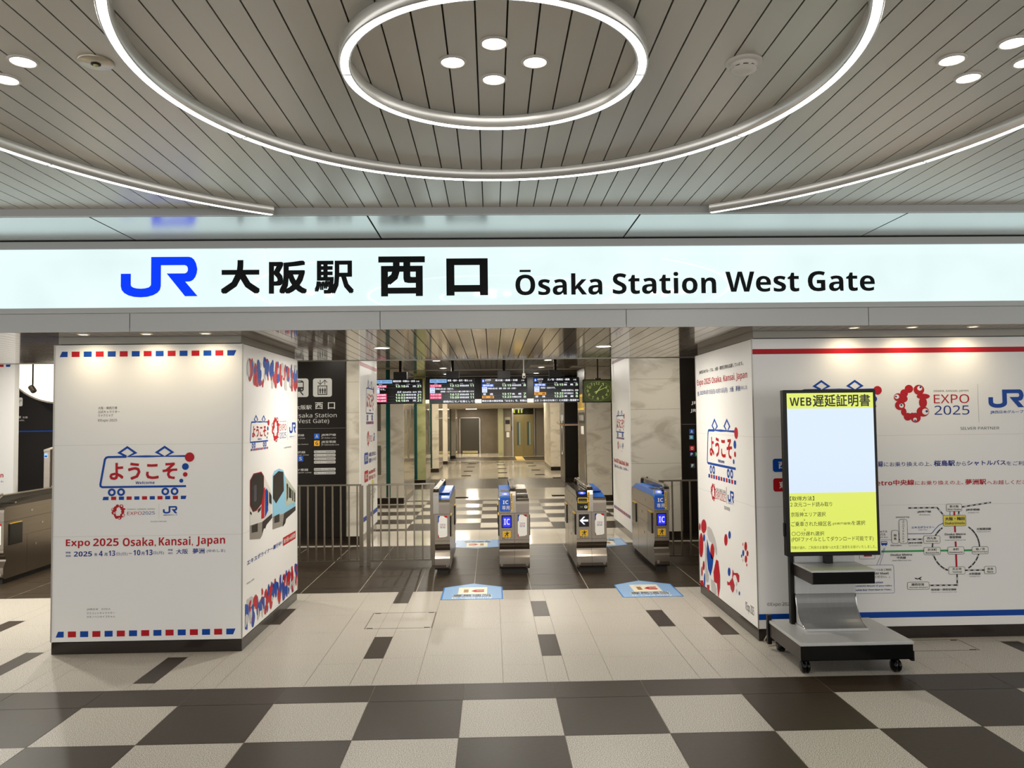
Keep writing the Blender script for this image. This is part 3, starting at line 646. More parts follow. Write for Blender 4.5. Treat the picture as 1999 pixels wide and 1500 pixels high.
for s, x0, y0, x1, y1, M, bo in (('OSAKA, KANSAI, JAPAN', 765, 266, 1155, 238, INK, 0), ('EXPO', 768, 392, 1163, 287, RED, .005), ('2025', 775, 521, 1165, 413, NAVY, .005), ('JR西日本グループ', 1403, 512, 1775, 467, BLUE, .012), ('SILVER PARTNER', 1067, 690, 1503, 653, INK, 0),
    (None,)*7, ('線', 140, 1108, 193, 1040, NAVY, .02), ('にお乗り換えの上、', 205, 1105, 742, 1046, NAVY, .005), ('桜島駅', 768, 1100, 1003, 1031, NAVY, .03), ('から', 1017, 1097, 1128, 1045, NAVY, .005), ('シャトルバス', 1142, 1093, 1575, 1030, NAVY, .025), ('をご利用ください。', 1585, 1092, 2150, 1035, NAVY, .005),
    (None,)*7, ('Metro', 40, 1318, 298, 1262, RED, .02), ('中央線', 310, 1316, 545, 1249, RED, .03), ('にお乗り換えの上、', 558, 1313, 1096, 1257, RED, .005), ('夢洲駅', 1122, 1309, 1355, 1242, RED, .03), ('へお越しください。', 1365, 1307, 1905, 1250, RED, .005)):
    if s is None: ink.build('printed_text', rbody); ink = Ink(plane_y(YP), T5); continue
    ink.text(s, x0, y0, x1, y1, M, bo)
ink.build('printed_text', rbody); ink = Ink(plane_y(YP), T5)
(a, b), (c, d) = T5(1275, 604), T5(1275, 172); ink.uvpoly([(a-.001, b), (a+.001, b), (a+.001, d), (a-.001, d)], mat('print_mid_grey', '#8f8b85', .4))
ink.T = T
ink.build('dividing_line', rbody); ink = Ink(plane_y(YP), T); ink.rrect(362, 604, 470, 547, .18, BLUE); ink.text('西', 385, 590, 414, 561, WHITE, .02, 1); ink.build('exit_tag', rbody); ink = Ink(plane_y(YP), T); ink.rrect(364, 686, 470, 629, .18, RED); ink.text('東', 388, 673, 416, 643, WHITE, .02, 1)
ink.build('exit_tag', rbody); ink = Ink(plane_y(YP), T)
ink.text('©Expo 2025', 337, 1169, 442, 1149, INK, 0)
ink.build('printed_text', rbody)
# rail map
f4 = crop(1690, 960, .2); T4 = px_y(YP, f4); ink = Ink(plane_y(YP), T4); mw = abs(T4(100, 600)[0]-T4(0, 600)[0])/100
def arc(a0, a1, n=26): return [(880+230*math.cos(math.radians(a0+(a1-a0)*i/n)), 547+236*math.sin(math.radians(a0+(a1-a0)*i/n))) for i in range(n+1)]
J = dict(w=14*mw, M=BLACK, M2=WHITE, seg=56*mw)
for pts in (arc(-58, 58), arc(110, 235), [(415, 161), (697, 157), (762, 234)], [(935, 151), (1222, 106)], [(908, 190), (908, 232)], [(402, 468), (565, 466)], [(966, 769), (1158, 767)], [(891, 808), (893, 913), (614, 917)], [(318, 470), (332, 470)]): ink.dashed(pts, **J)
for pts in ([(864, 192), (865, 232)], [(869, 335), (872, 398)], [(876, 487), (879, 540)], [(881, 612), (886, 735)]): ink.stroke(pts, 18*mw, RED)
for pts in ([(150, 586), (568, 579)], [(726, 577), (802, 576)], [(957, 575), (1038, 573)]): ink.stroke(pts, 18*mw, GREEN)
ink.stroke([(400, 413), (640, 410), (652, 400), (678, 366), (714, 330), (757, 308)], 6*mw, BLUE); ink.stroke([(316, 415), (332, 414)], 6*mw, BLUE); ink.stroke([(822, 192), (822, 232)], 6*mw, BLUE)
for i in range(8): ink.rect(150+i*13, 474, 157+i*13, 469, BLACK)
for x0, y0, x1, y1, r in ((787, 194, 935, 120, .2), (565, 507, 722, 430, .2), (568, 617, 727, 543, .2), (802, 613, 957, 538, .2), (1037, 610, 1192, 536, .2), (810, 808, 966, 733, .2), (1158, 803, 1267, 728, .2), (408, 957, 616, 882, .2), (253, 508, 318, 378, .3), (330, 508, 402, 270, .3)):
    ink.rrect(x0, y0, x1, y1, r, WHITE, 2); ink.rrect(x0, y0, x1, y1, r, INK, 3, 3.5*mw)
ink.rrect(757, 338, 973, 230, .12, YELLOW, 2); ink.rrect(757, 338, 973, 230, .12, INK, 3, 3.5*mw)
B2 = .022
for s, x0, y0, x1, y1, bo in (('新大阪', 818, 157, 905, 132, B2), ('Shin-Osaka', 797, 183, 927, 163, .01), ('大阪・梅田', 773, 283, 962, 246, .035), ('Osaka/Umeda', 770, 322, 962, 294, .02), ('西九条', 597, 468, 688, 442, B2), ('Nishikujo', 588, 496, 705, 475, .01), ('弁天町', 603, 581, 692, 554, B2), ('Bentencho', 583, 607, 715, 587, .01), ('本町', 848, 576, 908, 550, B2), ('Hommachi', 815, 602, 945, 582, .01), ('森ノ宮', 1072, 573, 1160, 547, B2), ('Morinomiya', 1043, 599, 1184, 578, .01), ('天王寺', 843, 768, 932, 742, B2), ('Tennoji', 845, 798, 935, 775, .01), ('奈良', 1184, 767, 1242, 741, B2), ('Nara', 1184, 792, 1241, 773, .01), ('関西空港', 446, 921, 568, 893, B2), ('Kansai-airport', 427, 947, 603, 926, .01), ('桜', 271, 440, 299, 414, B2), ('島', 273, 472, 299, 447, B2)): ink.text(s, x0, y0, x1, y1, INK, bo, 4)
for i, ch in enumerate('ユニバーサルシティ'):
    y = 283+25*i
    if ch == 'ー': ink.rect(363, y+12, 367, y-8, INK, 4)
    else: ink.text(ch, 354, y+14, 375, y-5, INK, .015, 4)
for s, x0, y0, x1, y1, bo, M in (('JR神戸線', 503, 211, 635, 185, B2, INK), ('JR Kobe Line', 522, 235, 627, 219, 0, INK), ('JR京都線', 978, 191, 1110, 164, B2, INK), ('JR Kyoto Line', 995, 214, 1103, 198, 0, INK), ('大阪環状線', 1080, 378, 1220, 351, B2, INK), ('Osaka Loop Line', 1085, 400, 1215, 384, 0, INK), ('エキスポライナー', 445, 362, 668, 336, B2, BLUE), ('Expo Liner', 515, 382, 600, 366, 0, BLUE), ('Osaka Metro', 768, 428, 973, 403, .015, INK), ('御堂筋線', 815, 458, 930, 431, B2, INK), ('Osaka Metro Midosuji Line', 773, 482, 975, 466, 0, INK), ('JRゆめ咲線', 412, 515, 550, 489, B2, INK), ('JR Yumesaki Line', 420, 536, 542, 520, 0, INK), ('Osaka Metro', 240, 629, 450, 604, .015, INK), ('中央線', 303, 658, 390, 632, B2, INK), ('Osaka Metro Chuo Line', 257, 680, 440, 664, 0, INK), ('大和路線', 1005, 815, 1118, 789, B2, INK), ('Yamatoji Line', 1010, 837, 1113, 821, 0, INK), ('阪和線・関西空港線', 640, 969, 882, 944, B2, INK), ('Hanwa Line / Kansai-airport Line', 636, 990, 887, 975, 0, INK), ('Universal City', 292, 262, 425, 240, .01, INK), ('Sakurajima', 240, 536, 347, 517, .01, INK), ('シャトル', 112, 402, 210, 378, .02, INK), ('バス', 138, 430, 190, 407, .02, INK), ('Shuttle Bus', 95, 453, 214, 438, 0, INK),
    ('バスをご利用', 92, 776, 246, 751, .01, INK), ('KANSAI MaaS', 10, 811, 222, 787, .01, INK), ('ください。」', 88, 845, 232, 819, .01, INK), ('Osaka Station', -30, 899, 166, 875, .01, NAVY), ('KANSAI-MaaS if you take', -110, 935, 254, 909, .01, NAVY), ('“Shuttle Bus” from 8am to 11am.)', -130, 974, 250, 948, .01, NAVY)): ink.text(s, x0, y0, x1, y1, M, bo, 4)
ink.rrect(-180, 999, 272, 716, .06, NAVY, 1, 3*mw); ink.stroke([(105, 718), (178, 553), (186, 556), (136, 718)], 3*mw, NAVY, 2)
ink.rrect(150, 523, 209, 485, .15, BLUE, 1); ink.rect(154, 502, 204, 491, WHITE, 2); ink.ell(165, 524, 6, 6, NAVY, 2, 12); ink.ell(195, 524, 6, 6, NAVY, 2, 12)
ink.poly([(475, 843), (490, 842), (505, 850), (540, 832), (548, 832), (532, 850), (545, 866), (536, 866), (518, 855), (500, 858), (482, 853)], INK, 2)
ink.rrect(-60, 660, 88, 590, .15, INK, 1, 3*mw); ink.rrect(-20, 635, 60, 600, .2, RED, 1)
ink.build('printed_rail_map', rbody)

# ---- left-hand side of the long wall
T3, T6 = px_xn(XR0, crop(1350, 660, .4)), px_xn(XR0, crop(1360, 980, .15988))
ink = Ink(plane_xn(XR0), T3)
ink.text('JR西日本グループは、大阪・関西万博を応援しています。', 38, 180, 252, 112, INK, .015)
def rowt(items, xs, yb0, yb1, yt0, yt1, x0, x1):
    for s, a, b, M, bo, dy in items:
        A, B = x0+(x1-x0)*a, x0+(x1-x0)*b; ink.text(s, A, yb0+(yb1-yb0)*a, B, yt0+(yt1-yt0)*b+dy, M, bo)
ink.text('Expo 2025 Osaka, Kansai, Japan', 28, 242, 271, 159, RED, .018)
rowt((('開催', 0, .03, NAVY, 0, 4), ('2025年4月13日(日)-10月13日(月)', .05, .6, NAVY, .008, 0), ('大阪', .65, .725, NAVY, .01, 0), ('夢洲', .77, .85, NAVY, .015, 0), ('(ゆめしま)', .86, 1, NAVY, 0, 2)), 0, 285, 254, 258, 228, 30, 272)
ink.build('headline', rbody); ink = Ink(plane_xn(XR0), T3)
o0, o1 = T3(74, 500)[0], T3(228, 500)[0]; vt, vb = T3(74, 410)[1], T3(82, 683)[1]; vt = T3(110, 391)[1]
sc = (o1-o0)/975; sv = (vt-vb)/565
welcome_emblem(ink, lambda x, y: (o0+(x-495)*sc, vt-(y-160)*sv))
ink.build('welcome_emblem', rbody); ink = Ink(plane_xn(XR0), T3)
(a, b), (c, d) = T3(95, 792), T3(118, 714); expo_ring(ink, a, b, c, d)
(a, b), (c, d) = T3(178, 797), T3(207, 752); railway_logo(ink, a, b, c, d, BLUE)
for s, x0, y0, x1, y1, M in (('OSAKA, KANSAI, JAPAN', 120, 752, 167, 746, INK), ('EXPO2025', 120, 786, 167, 764, RED), ('JR西日本グループ', 179, 812, 207, 800, BLUE), ('SILVER PARTNER', 160, 836, 188, 830, INK), ('©Expo 2025', 264, 1338, 305, 1315, INK)): ink.text(s, x0, y0, x1, y1, M, 0)
ink.rect(171, 810, 172, 728, GREY); ink.build('logo_line', rbody)
ink = Ink(plane_xn(XR0), T6)
for x, y, rx, ry, M in ((88, 300, 32, 85, RED), (40, 305, 9, 45, RED), (57, 530, 25, 150, RED), (92, 440, 12, 46, BLUE), (193, 605, 24, 95, RED), (87, 780, 12, 58, RED), (98, 955, 8, 84, BLUE), (66, 850, 9, 60, RED), (358, 465, 20, 72, RED), (403, 405, 15, 48, BLUE), (600, 545, 16, 55, RED), (622, 630, 12, 35, RED), (603, 700, 14, 45, RED), (613, 772, 6, 18, RED), (566, 520, 4, 20, RED), (570, 625, 11, 38, BLUE), (550, 662, 6, 20, BLUE), (566, 715, 5, 18, GREY), (398, 855, 16, 52, BLUE), (488, 1005, 6, 25, GREY), (489, 1090, 6, 25, GREY), (523, 1118, 8, 24, BLUE)): ink.ell(x, y, rx, ry, M, 1)
for q, M, k in (([(130, 310), (150, 300), (185, 340), (225, 450), (250, 570), (250, 660), (235, 640), (215, 560), (180, 500), (150, 470), (132, 400)], GREY, 0), ([(100, 480), (125, 560), (125, 800), (150, 900), (148, 970), (130, 990), (112, 960), (105, 800)], GREY, 0), ([(128, 450), (160, 600), (205, 700), (195, 800), (170, 905), (140, 820), (125, 650)], BLUE, 1), ([(240, 705), (265, 720), (287, 900), (287, 1050), (265, 1180), (250, 1000), (215, 975), (207, 860)], RED, 2), ([(175, 940), (215, 970), (245, 1060), (240, 1150), (180, 1080)], GREY, 0), ([(125, 1015), (158, 1015), (155, 1095), (130, 1075)], RED, 1), ([(45, 960), (80, 960), (95, 1040), (50, 1010)], RED, 1),
    ([(440, 820), (455, 870), (500, 870), (522, 900), (520, 980), (505, 985), (480, 900), (455, 890), (440, 930), (465, 1020), (460, 1080), (440, 1110), (420, 1070), (410, 1020), (378, 1018), (372, 970), (400, 985), (435, 930)], RED, 1)): ink.poly(q, M, k)
ink.build('printed_drops', rbody)
# ================================================================== ticket gates
GLENG, GW = 1.46, .176
def ticket_gate(label, xs, yf, units, rail_x, group='ticket gates across the passage'):
    """xs: left edge; units: kinds of the side by side housings; passage side flaps on the outer faces"""
    n = len(units); W_ = GW*n
    t = thing('ticket_gate', label, 'ticket gate', (xs+W_/2, yf+GLENG/2, 0), group)
    a = MB(); a.box(xs+.025, xs+W_-.025, yf+.03, yf+GLENG-.03, 0, .056, DARKGAP); a.build('plinth', t)
    L = GLENG
    for i, (kind, no) in enumerate(units):
        x0, x1 = xs+GW*i+.0012, xs+GW*(i+1)-.0012; cx = (x0+x1)/2
        prof = [(.02, .055), (.004, .075), (0, .11), (0, .185), (.012, .205), (.045, .25), (.05, .27), (.03, .305), (.008, .33), (0, .35), (0, .80), (.006, .83), (.022, .852), (.05, .86)]
        full = prof+[(L-y, z) for y, z in prof[::-1]]
        a = MB(); a.prism([(yf+y, z) for y, z in full], x0, x1, STEEL); h = a.build('housing', t); recalc(h)
        s_ = MB()
        for z in (.386, .695): s_.box(x0-.0004, x1+.0004, yf-.0008, yf+.004, z-.0015, z+.0015, DARKGAP)
        s_.box(x0-.0006, x1+.0006, yf+.01, yf+L-.01, .6935, .6965, DARKGAP); s_.box(x0-.0006, x1+.0006, yf+.02, yf+L-.02, .4985, .5005, DARKGAP)
        for yy in (.45, 1.02): s_.box(x0-.0006, x1+.0006, yf+yy-.001, yf+yy+.001, .07, .4985, DARKGAP)
        s_.build('seam', h)
        # sloping top
        inner = GW-.05; sgn = 1 if rail_x > cx else -1
        tx0, tx1 = (x0+.006, x1-.03) if rail_x > cx-.001 and n == 1 or (n == 2 and i == 0) else (x0+.03, x1-.006)
        ink = Ink(plane_y(yf), None, .003, .0012)
        if kind in ('ic', 'ticket'):
            prof2 = [(.002, .80), (.002, .87), (.012, .885), (.11, .925), (.2, .93), (L*.78, .925), (L*.86, .9), (L-.06, .86), (L-.06, .84), (.05, .84)]
            a = MB(); a.prism([(yf+y, z) for y, z in prof2], tx0, tx1, GBLUE if kind == 'ic' else DARKSTEEL); tc_ = a.build('top_cover', t); recalc(tc_)
            # reader on the slope
            def sl(u, v, h_): return (u, yf+.012+.098*v-.004*h_*100*.0, .885+.04*v+h_)
            rd = Ink(sl, None, .003, .0012); xm = (tx0+tx1)/2; hw = (tx1-tx0)/2
            rd.rrect(xm-hw*.92, .03, xm+hw*.92, .97, .12, BLACK); rd.ell(xm, .5, hw*.62, .32, mat('reader_glow', '#1a38ff', .3, 0, 2.2, '#2a4dff'), 1); rd.ell(xm, .5, hw*.28, .15, mat('reader_core', '#c9a8ff', .3, 0, 1.6, '#d2b4ff'), 2)
            rd.build('card_reader', t)
            pk = MB(); pk.box(tx0+.012, tx1-.012, yf+.2, yf+.42, .9305, .9335, mat('reader_window', '#3b4450', .1)); pk.build('window', tc_)
        else:
            prof2 = [(.05, .855), (.10, .868), (.22, .885), (L*.45, .915), (L*.8, .925), (L-.06, .9), (L-.05, .85)]
            a = MB(); a.prism([(yf+y, z) for y, z in prof2], tx0, tx1, GBLUE if kind == 'exit_blue' else mat('dark_top', '#4a443c', .12, .7)); tc_ = a.build('top_cover', t); recalc(tc_)
            if kind == 'exit_blue':
                pk = MB(); pk.box(tx0+.01, tx1-.01, yf+.3, yf+.6, .905, .914, GBLUED); pk.build('window', tc_)
            else:
                pk = MB(); pk.box(tx0+.004, tx1-.004, yf+.22, yf+.25, .888, .9, CHROME); pk.build('top_bar', tc_)
        if kind == 'ic':
            ip = Ink(plane_y(yf), None, .004, .0012); ip.rrect(tx0+.002, .715, tx1-.004, .872, .12, GBLUED); ip.text('IC', cx-.042, .80, cx+.022, .843, WHITE, .035, 1); ip.text('専用', cx-.052, .733, cx+.036, .783, WHITE, .0, 1)
            ip.build('printed_ic_panel', t)
        if kind == 'ticket':
            a = MB(); a.box(tx0+.004, tx1-.006, yf-.012, yf+.01, .715, .87, mat('slot_black', '#141210', .15), .012); sp = a.build('ticket_slot', t)
            ip = Ink(plane_y(yf-.012), None, .002, .001); ip.rrect(tx0+.01, .80, tx1-.012, .862, .2, mat('slot_yellow', '#e8c62a', .4)); ip.rrect(tx0+.017, .808, tx1-.019, .855, .15, BLACK, 1); ip.rect(tx0+.024, .818, tx1-.026, .824, ORANGE, 2); ip.ell(cx+.022, .755, .017, .017, WHITE, 1); ip.rect(cx+.018, .742, cx+.026, .768, BLACK, 2); ip.rect(cx+.012, .76, cx+.032, .766, BLACK, 2); ip.rect(cx-.045, .75, cx-.012, .762, mat('slot_green', '#5f6b2b', .4), 1); ip.build('slot_marking', sp)
        if kind in ('ic', 'ticket'):
            a = MB(); a.box(cx-.06, cx+.058, yf-.004, yf+.004, .525, .67, mat('display_frame', '#0c0b0d', .15), .004); d = a.build('display', t)
            ip = Ink(plane_y(yf-.004), None, .0016, .001)
            if kind == 'ic':
                ip.rrect(cx-.046, .538, cx+.044, .655, .06, mat('display_blue', '#0018d8', .3, 0, 1.25, '#0a1cff')); G_ = mat('display_text', '#c9c4ff', .3, 0, 1.1, '#cfc8ff')
                ip.text('IC', cx-.032, .562, cx+.036, .632, G_, .045, 1)
            else:
                G_ = mat('display_white', '#eeeaff', .3, 0, 1.05, '#eeeaff')
                ip.poly([(cx-.05, .597), (cx-.005, .642), (cx+.014, .642), (cx-.018, .608), (cx+.048, .608), (cx+.048, .586), (cx-.018, .586), (cx+.014, .552), (cx-.005, .552)], G_)
            ip.build('display_image', d)
            ip = Ink(plane_y(yf), None, .0016, .001); Y_ = WARNY
            ip.rect(cx-.048, .415, cx+.045, .49, Y_); ip.rect(cx-.048, .395, cx+.045, .4155, BLACK); ip.text('駆込注意', cx-.02, .399, cx+.042, .412, WHITE, .01, 1); ip.poly([(cx-.042, .398), (cx-.026, .398), (cx-.034, .413)], Y_, 1)
            for q in ([(-.006, .478), (.002, .484), (.010, .478), (.004, .47)], [(-.012, .466), (.008, .474), (.018, .458), (.006, .448), (-.004, .45)], [(.012, .468), (.028, .474), (.03, .468), (.016, .46)], [(-.012, .464), (-.026, .47), (-.028, .464), (-.012, .456)], [(.004, .452), (.016, .438), (.012, .424), (.004, .424), (.006, .436), (-.004, .448)], [(-.006, .45), (-.02, .442), (-.024, .424), (-.016, .424), (-.012, .438), (0, .446)]): ip.poly([(cx+a_, b_) for a_, b_ in q], BLACK, 1)
            ip.build('warning_sticker', t)
        else:
            ip = Ink(plane_y(yf), None, .0016, .001); sx = cx+.008
            ip.poly([(sx-.056, .425), (sx+.03, .432), (sx+.05, .445), (sx+.05, .672), (sx-.05, .675), (sx-.056, .66)], WHITE)
            ip.poly([(sx-.056, .675), (sx-.03, .675), (sx-.045, .65), (sx-.045, .61), (sx-.056, .59)], BLUE, 1); ip.poly([(sx+.05, .675), (sx+.005, .675), (sx+.03, .655), (sx+.05, .65)], RED, 1); ip.poly([(sx-.056, .425), (sx-.042, .426), (sx-.05, .455), (sx-.056, .46)], RED, 1)
            ip.text('ようこそ', sx-.03, .555, sx+.028, .575, RED, .03, 1); ip.stroke([(sx-.036, .58), (sx+.03, .58)], .003, BLUE, 1); ip.stroke([(sx-.036, .548), (sx+.03, .548)], .003, BLUE, 1)
            for wx in (-.025, -.012, .008, .021): ip.ring(sx+wx, .538, .005, .003, BLUE, 1, 12)
            ip.build('welcome_sticker', t)
        ip = Ink(plane_y(yf), None, .0016, .001); nx = x0+.025 if i == 0 and n == 2 else x1-.03
        if n == 1: nx = x1-.03 if kind == 'exit_blue' else x0+.04
        ip.rrect(nx-.012, .09, nx+.012, .125, .2, mat('plate_grey', '#8c877d', .4), 0)
        if no: ip.text(no, nx-.006, .096, nx+.006, .119, BLACK, .02, 1)
        ip.build('number_plate', t)
    # guard rail over the middle or the outer side
    rx0, rx1 = rail_x-.032, rail_x+.032
    a = MB(); p = [(0.0, .70), (-.004, .70), (-.004, .90), (.006, .945), (.04, .975), (.09, .985), (.09, .975), (.05, .96), (.02, .93), (.012, .89), (.012, .70)]
    a.prism([(yf+y, z) for y, z in p], rx0, rx1, CHROME)
    a.prism([(yf+L-y, z) for y, z in p], rx0, rx1, CHROME)
    a.box(rx0, rx1, yf+.08, yf+L-.08, .975, .99, STEEL, .004); g = a.build('guard_rail', t); recalc(g)
    a = MB(); a.box(rail_x-.012, rail_x+.012, yf+.02, yf+L-.02, .85, .976, mat('guard_panel', '#35302a', .08, .3)); a.build('guard_panel', g)
    a = MB(); a.box(rail_x-.012, rail_x+.012, yf+.09, yf+.14, .99, 1.008, CHROME, .004); a.box(rail_x-.014, rail_x+.014, yf+L-.3, yf+L-.2, .99, 1.006, CHROME, .004); a.build('sensor_cap', g)
    ip = Ink(plane_y(yf-.004), None, .0015, .001); Y_ = WARNY
    if units[0][0] != 'exit_blue':
        ip.rect(rx0+.004, .83, rx0+.026, .925, Y_); ip.rect(rx0+.004, .72, rx0+.026, .828, Y_)
        for zz in (.905, .885, .865, .845, .805, .785, .765, .745): ip.rect(rx0+.01, zz-.006, rx0+.02, zz+.005, BLACK, 1)
        ip.build('caution_label', g)
    # flap doors folded back in the passage faces
    for side, x in ((-1, xs), (1, xs+W_)):
        if n == 1 and ((rail_x-xs-W_/2)*side > 0): continue
        for yy in (.1, L-.34):
            a = MB(); a.box(x-.012, x+.012, yf+yy, yf+yy+.24, .42, .66, mat('flap_black', '#15120f', .25), .006); fp = a.build('flap_door', t)
            a = MB(); a.box(x-.013, x+.013, yf+yy+.01, yf+yy+.23, .661, .668, WARNY); a.build('yellow_edge', fp)
        a = MB()
        for yy, zz in ((.52, .77), (.74, .60), (.62, .36)): a.box(x-.004, x+.004, yf+yy, yf+yy+.035, zz-.012, zz+.012, CHROME, .002)
        a.build('lock_plate', t)
    return t
YG = 9.19
ticket_gate('leftmost front ticket gate with blue top, beside the slatted railing', -.672, YG, [('exit_blue', '6')], -.672+.018)
ticket_gate('double ticket gate with blue card panel and lit blue display, second from left', .074, YG, [('ic', '6'), ('exit', '5')], .074+GW-.012)
ticket_gate('double ticket gate showing a lit white arrow', .972, YG, [('ticket', '5'), ('exit_blue', '4')], .972+GW-.012)
ticket_gate('rightmost ticket gate with blue card panel, beside the printed wall', 1.878, YG, [('ic', '4')], 1.878+GW-.02)
ticket_gate('double steel ticket gate behind the left pillar, at the photo edge', -5.485-2*GW, 9.05, [('ic', ''), ('exit', '')], -5.485-GW*.6)
gx0, gx1 = on(1, 10.9, 85, 900).x, on(1, 10.9, 97.5, 900).x
t = thing('gate_post', 'tall steel reader post with small blue screen behind the left gate', 'post', ((gx0+gx1)/2, 11.0, 0))
a = MB(); a.box(gx0, gx1, 10.9, 11.1, 0, 1.42, STEEL, .006); a.prism([(10.9, 1.41), (10.9, 1.44), (11.1, 1.47), (11.1, 1.41)], gx0, gx1, STEEL); a.build('body', t)
ip = Ink(plane_y(10.9)); ip.rect(gx0+.008, 1.33, gx0+.055, 1.39, mat('small_screen', '#9fd0ff', .3, 0, 1.0, '#8fc4ff')); ip.rect(gx0+.014, 1.34, gx0+.048, 1.36, NAVY, 1); ip.build('screen', t)

# ================================================================== slatted railings
def railing(label, x0, x1, y, n, end_posts, wide=.046):
    t = thing('railing', label, 'railing', ((x0+x1)/2, y, 0), 'slatted steel railings by the gates')
    a = MB(); a.box(x0, x1, y-.02, y+.02, .985, 1.004, RAILSTEEL, .002); a.box(x0, x1, y-.012, y+.012, .06, .078, RAILSTEEL); a.build('rail', t)
    for p in end_posts: a = MB(); a.box(p-wide/2, p+wide/2, y-.02, y+.02, .0, .985, RAILSTEEL, .002); a.build('post', t)
    for i in range(n):
        x = x0+(x1-x0)*(i+.5)/n; a = MB(); a.box(x-.008, x+.008, y-.014, y+.014, .07, .99, RAILSTEEL); a.build('slat', t)
    return t
railing('steel slatted railing running from the pillar to its end post', -2.62, -1.615, 9.8, 10, [-1.615])
railing('steel slatted swing panel between two posts beside the leftmost front gate', -1.53, -.71, 9.8, 8, [-1.525, -.73])
railing('short steel slatted railing between the rightmost gate and printed wall', 2.07, 3.07, 9.8, 9, [2.09])

# ================================================================== floor stickers
FB, FBD = mat('floor_sticker_blue', '#8fb6e0', .35), mat('floor_sticker_edge', '#1f78c8', .35)
def floor_sticker(label, xc, w, y0, y1, yt, flip=1):
    ink = Ink(plane_up(0), lambda x, y: (xc+flip*x*w, (y0 if flip > 0 else y1)+flip*y), .0012, .0004); d = y1-y0; tip = abs(yt-(y1 if flip > 0 else y0))
    ink.poly([(-.5, 0), (.5, 0), (.5, d), (0, d+tip), (-.5, d)], FBD); ink.poly([(-.478, .012), (.478, .012), (.478, d-.004), (0, d+tip-.012), (-.478, d-.004)], FB, 1)
    ink.rect(-.24, d*.42, .24, d*.98, mat('sticker_cream', '#f2ead2', .4), 2); ink.rect(-.15, d*.55, -.07, d*.80, BROWN, 3); ink.stroke([(-.17, d*.86), (-.11, d*.9), (-.05, d*.86)], .006, BROWN, 3)
    ink.poly([(-.03, d*.66), (.04, d*.78), (.19, d*.78), (.19, d*.7), (.06, d*.7), (.06, d*.66), (.19, d*.66), (.19, d*.57), (.04, d*.56)], RED, 3)
    ink.text('専用通路', -.33, d*.2, .33, d*.40, WHITE, .06, 2); ink.text('専用通路', -.32, d*.205, .32, d*.395, BLACK, .025, 3); ink.text('IC Card Only', -.33, d*.04, .33, d*.17, WHITE, .03, 2)
    return ink.build('floor_sticker', label=label, cat='floor sticker', group='card lane arrows on the floor')
floor_sticker('blue arrow sticker on floor before the leftmost front gates', -.215, .622, 7.92, 8.485, 8.675)
floor_sticker('blue arrow sticker on floor before the rightmost gate', 1.592, .612, 7.89, 8.48, 8.685)
floor_sticker('blue arrow sticker beyond the leftmost front gates, pointing at the viewer', -.225, .62, 11.1, 11.76, 10.98, -1)
floor_sticker('blue arrow sticker beyond the gates at the right, pointing at the viewer', 1.58, .62, 11.1, 11.72, 10.95, -1)
def floor_hatch(label, x0, x1, y0, y1, wide=.006):
    a = MB(); H = mat('hatch_frame', '#6e6759', .4, .6)
    for q in ((x0, x1, y0, y0+wide), (x0, x1, y1-wide, y1), (x0, x0+wide, y0, y1), (x1-wide, x1, y0, y1)): a.box(*q, -.001, .0012, H)
    t = a.build('floor_hatch', label=label, cat='floor hatch')
    b_ = MB()
    for x in (x0+.02, x1-.07):
        for y in (y0+.012, y1-.024): b_.box(x, x+.05, y, y+.012, .0, .0016, DARKSTEEL)
    b_.build('lifting_slot', t)
floor_hatch('square access hatch framed in the granite floor before the gates', -1.115, -.533, 6.887, 7.437)
floor_hatch('access hatch in the floor beside the display stand, under the wall', 2.95, 3.68, 5.955, 6.24)

# ================================================================== rolling display stand
BX0, BX1, BY0, BY1, BZ = 2.113, 2.905, 5.45, 6.1, .222
st = thing('display_stand', 'tall black screen on a silver wheeled stand before the printed wall', 'display stand', ((BX0+BX1)/2, (BY0+BY1)/2, 0))
SILV = noise_mat('brushed_silver', '#bcbcba', '#c4c4c2', 4, .34, .3, .7, 2, metal=.25, stretch=(80, 1, 1)); BLKP = mat('black_plastic', '#0e0c0b', .35, spec=.25); BLKG = mat('black_gloss', '#050505', .15, spec=.2); BROWNBLK = mat('dark_side_panel', '#2a241f', .35)
a = MB(); a.box(BX0+.004, BX1-.004, BY0+.004, BY1, .098, BZ-.022, BLKG, .004); a.box(BX0+.002, BX0+.006, BY0+.01, BY1, .1, BZ-.022, BROWNBLK); a.box(BX1-.01, BX1+.012, BY0+.02, BY0+.06, .08, .15, BLKP, .003)
a.box(BX0-.012, BX0+.02, BY1-.03, BY1+.006, .04, .26, BLKP, .004)
base = a.build('base', st)
a = MB(); a.box(BX0, BX1, BY0, BY1+.003, BZ-.022, BZ, SILV, .003); a.build('base_top', base)
for cx, cy in ((2.165, 5.52), (2.80, 5.505), (2.185, 6.03), (2.84, 6.03)):
    a = MB(); a.lathe([(.012, -.026), (.036, -.024), (.044, -.014), (.044, -.003), (.02, -.002)], (cx-.003, cy, .0445), BLKG, 24, 0); a.lathe([(.02, .002), (.044, .003), (.044, .014), (.036, .024), (.012, .026)], (cx+.003, cy, .0445), BLKG, 24, 0)
    k = a.build('caster', st); a = MB(); a.prism([(cy-.03, .05), (cy-.024, .082), (cy+.01, .098), (cy+.03, .09), (cy+.03, .055)], cx-.012, cx+.012, BLKP); a.lathe([(.011, .08), (.011, .1)], (cx, cy, 0), CHROME, 14); a.build('fork', k)
CX0, CX1, CY = 2.268, 2.724, 5.915
pf = [(CY+.06, BZ), (CY+.06, 1.1), (CY+.01, 1.1), (CY+.01, .45)]
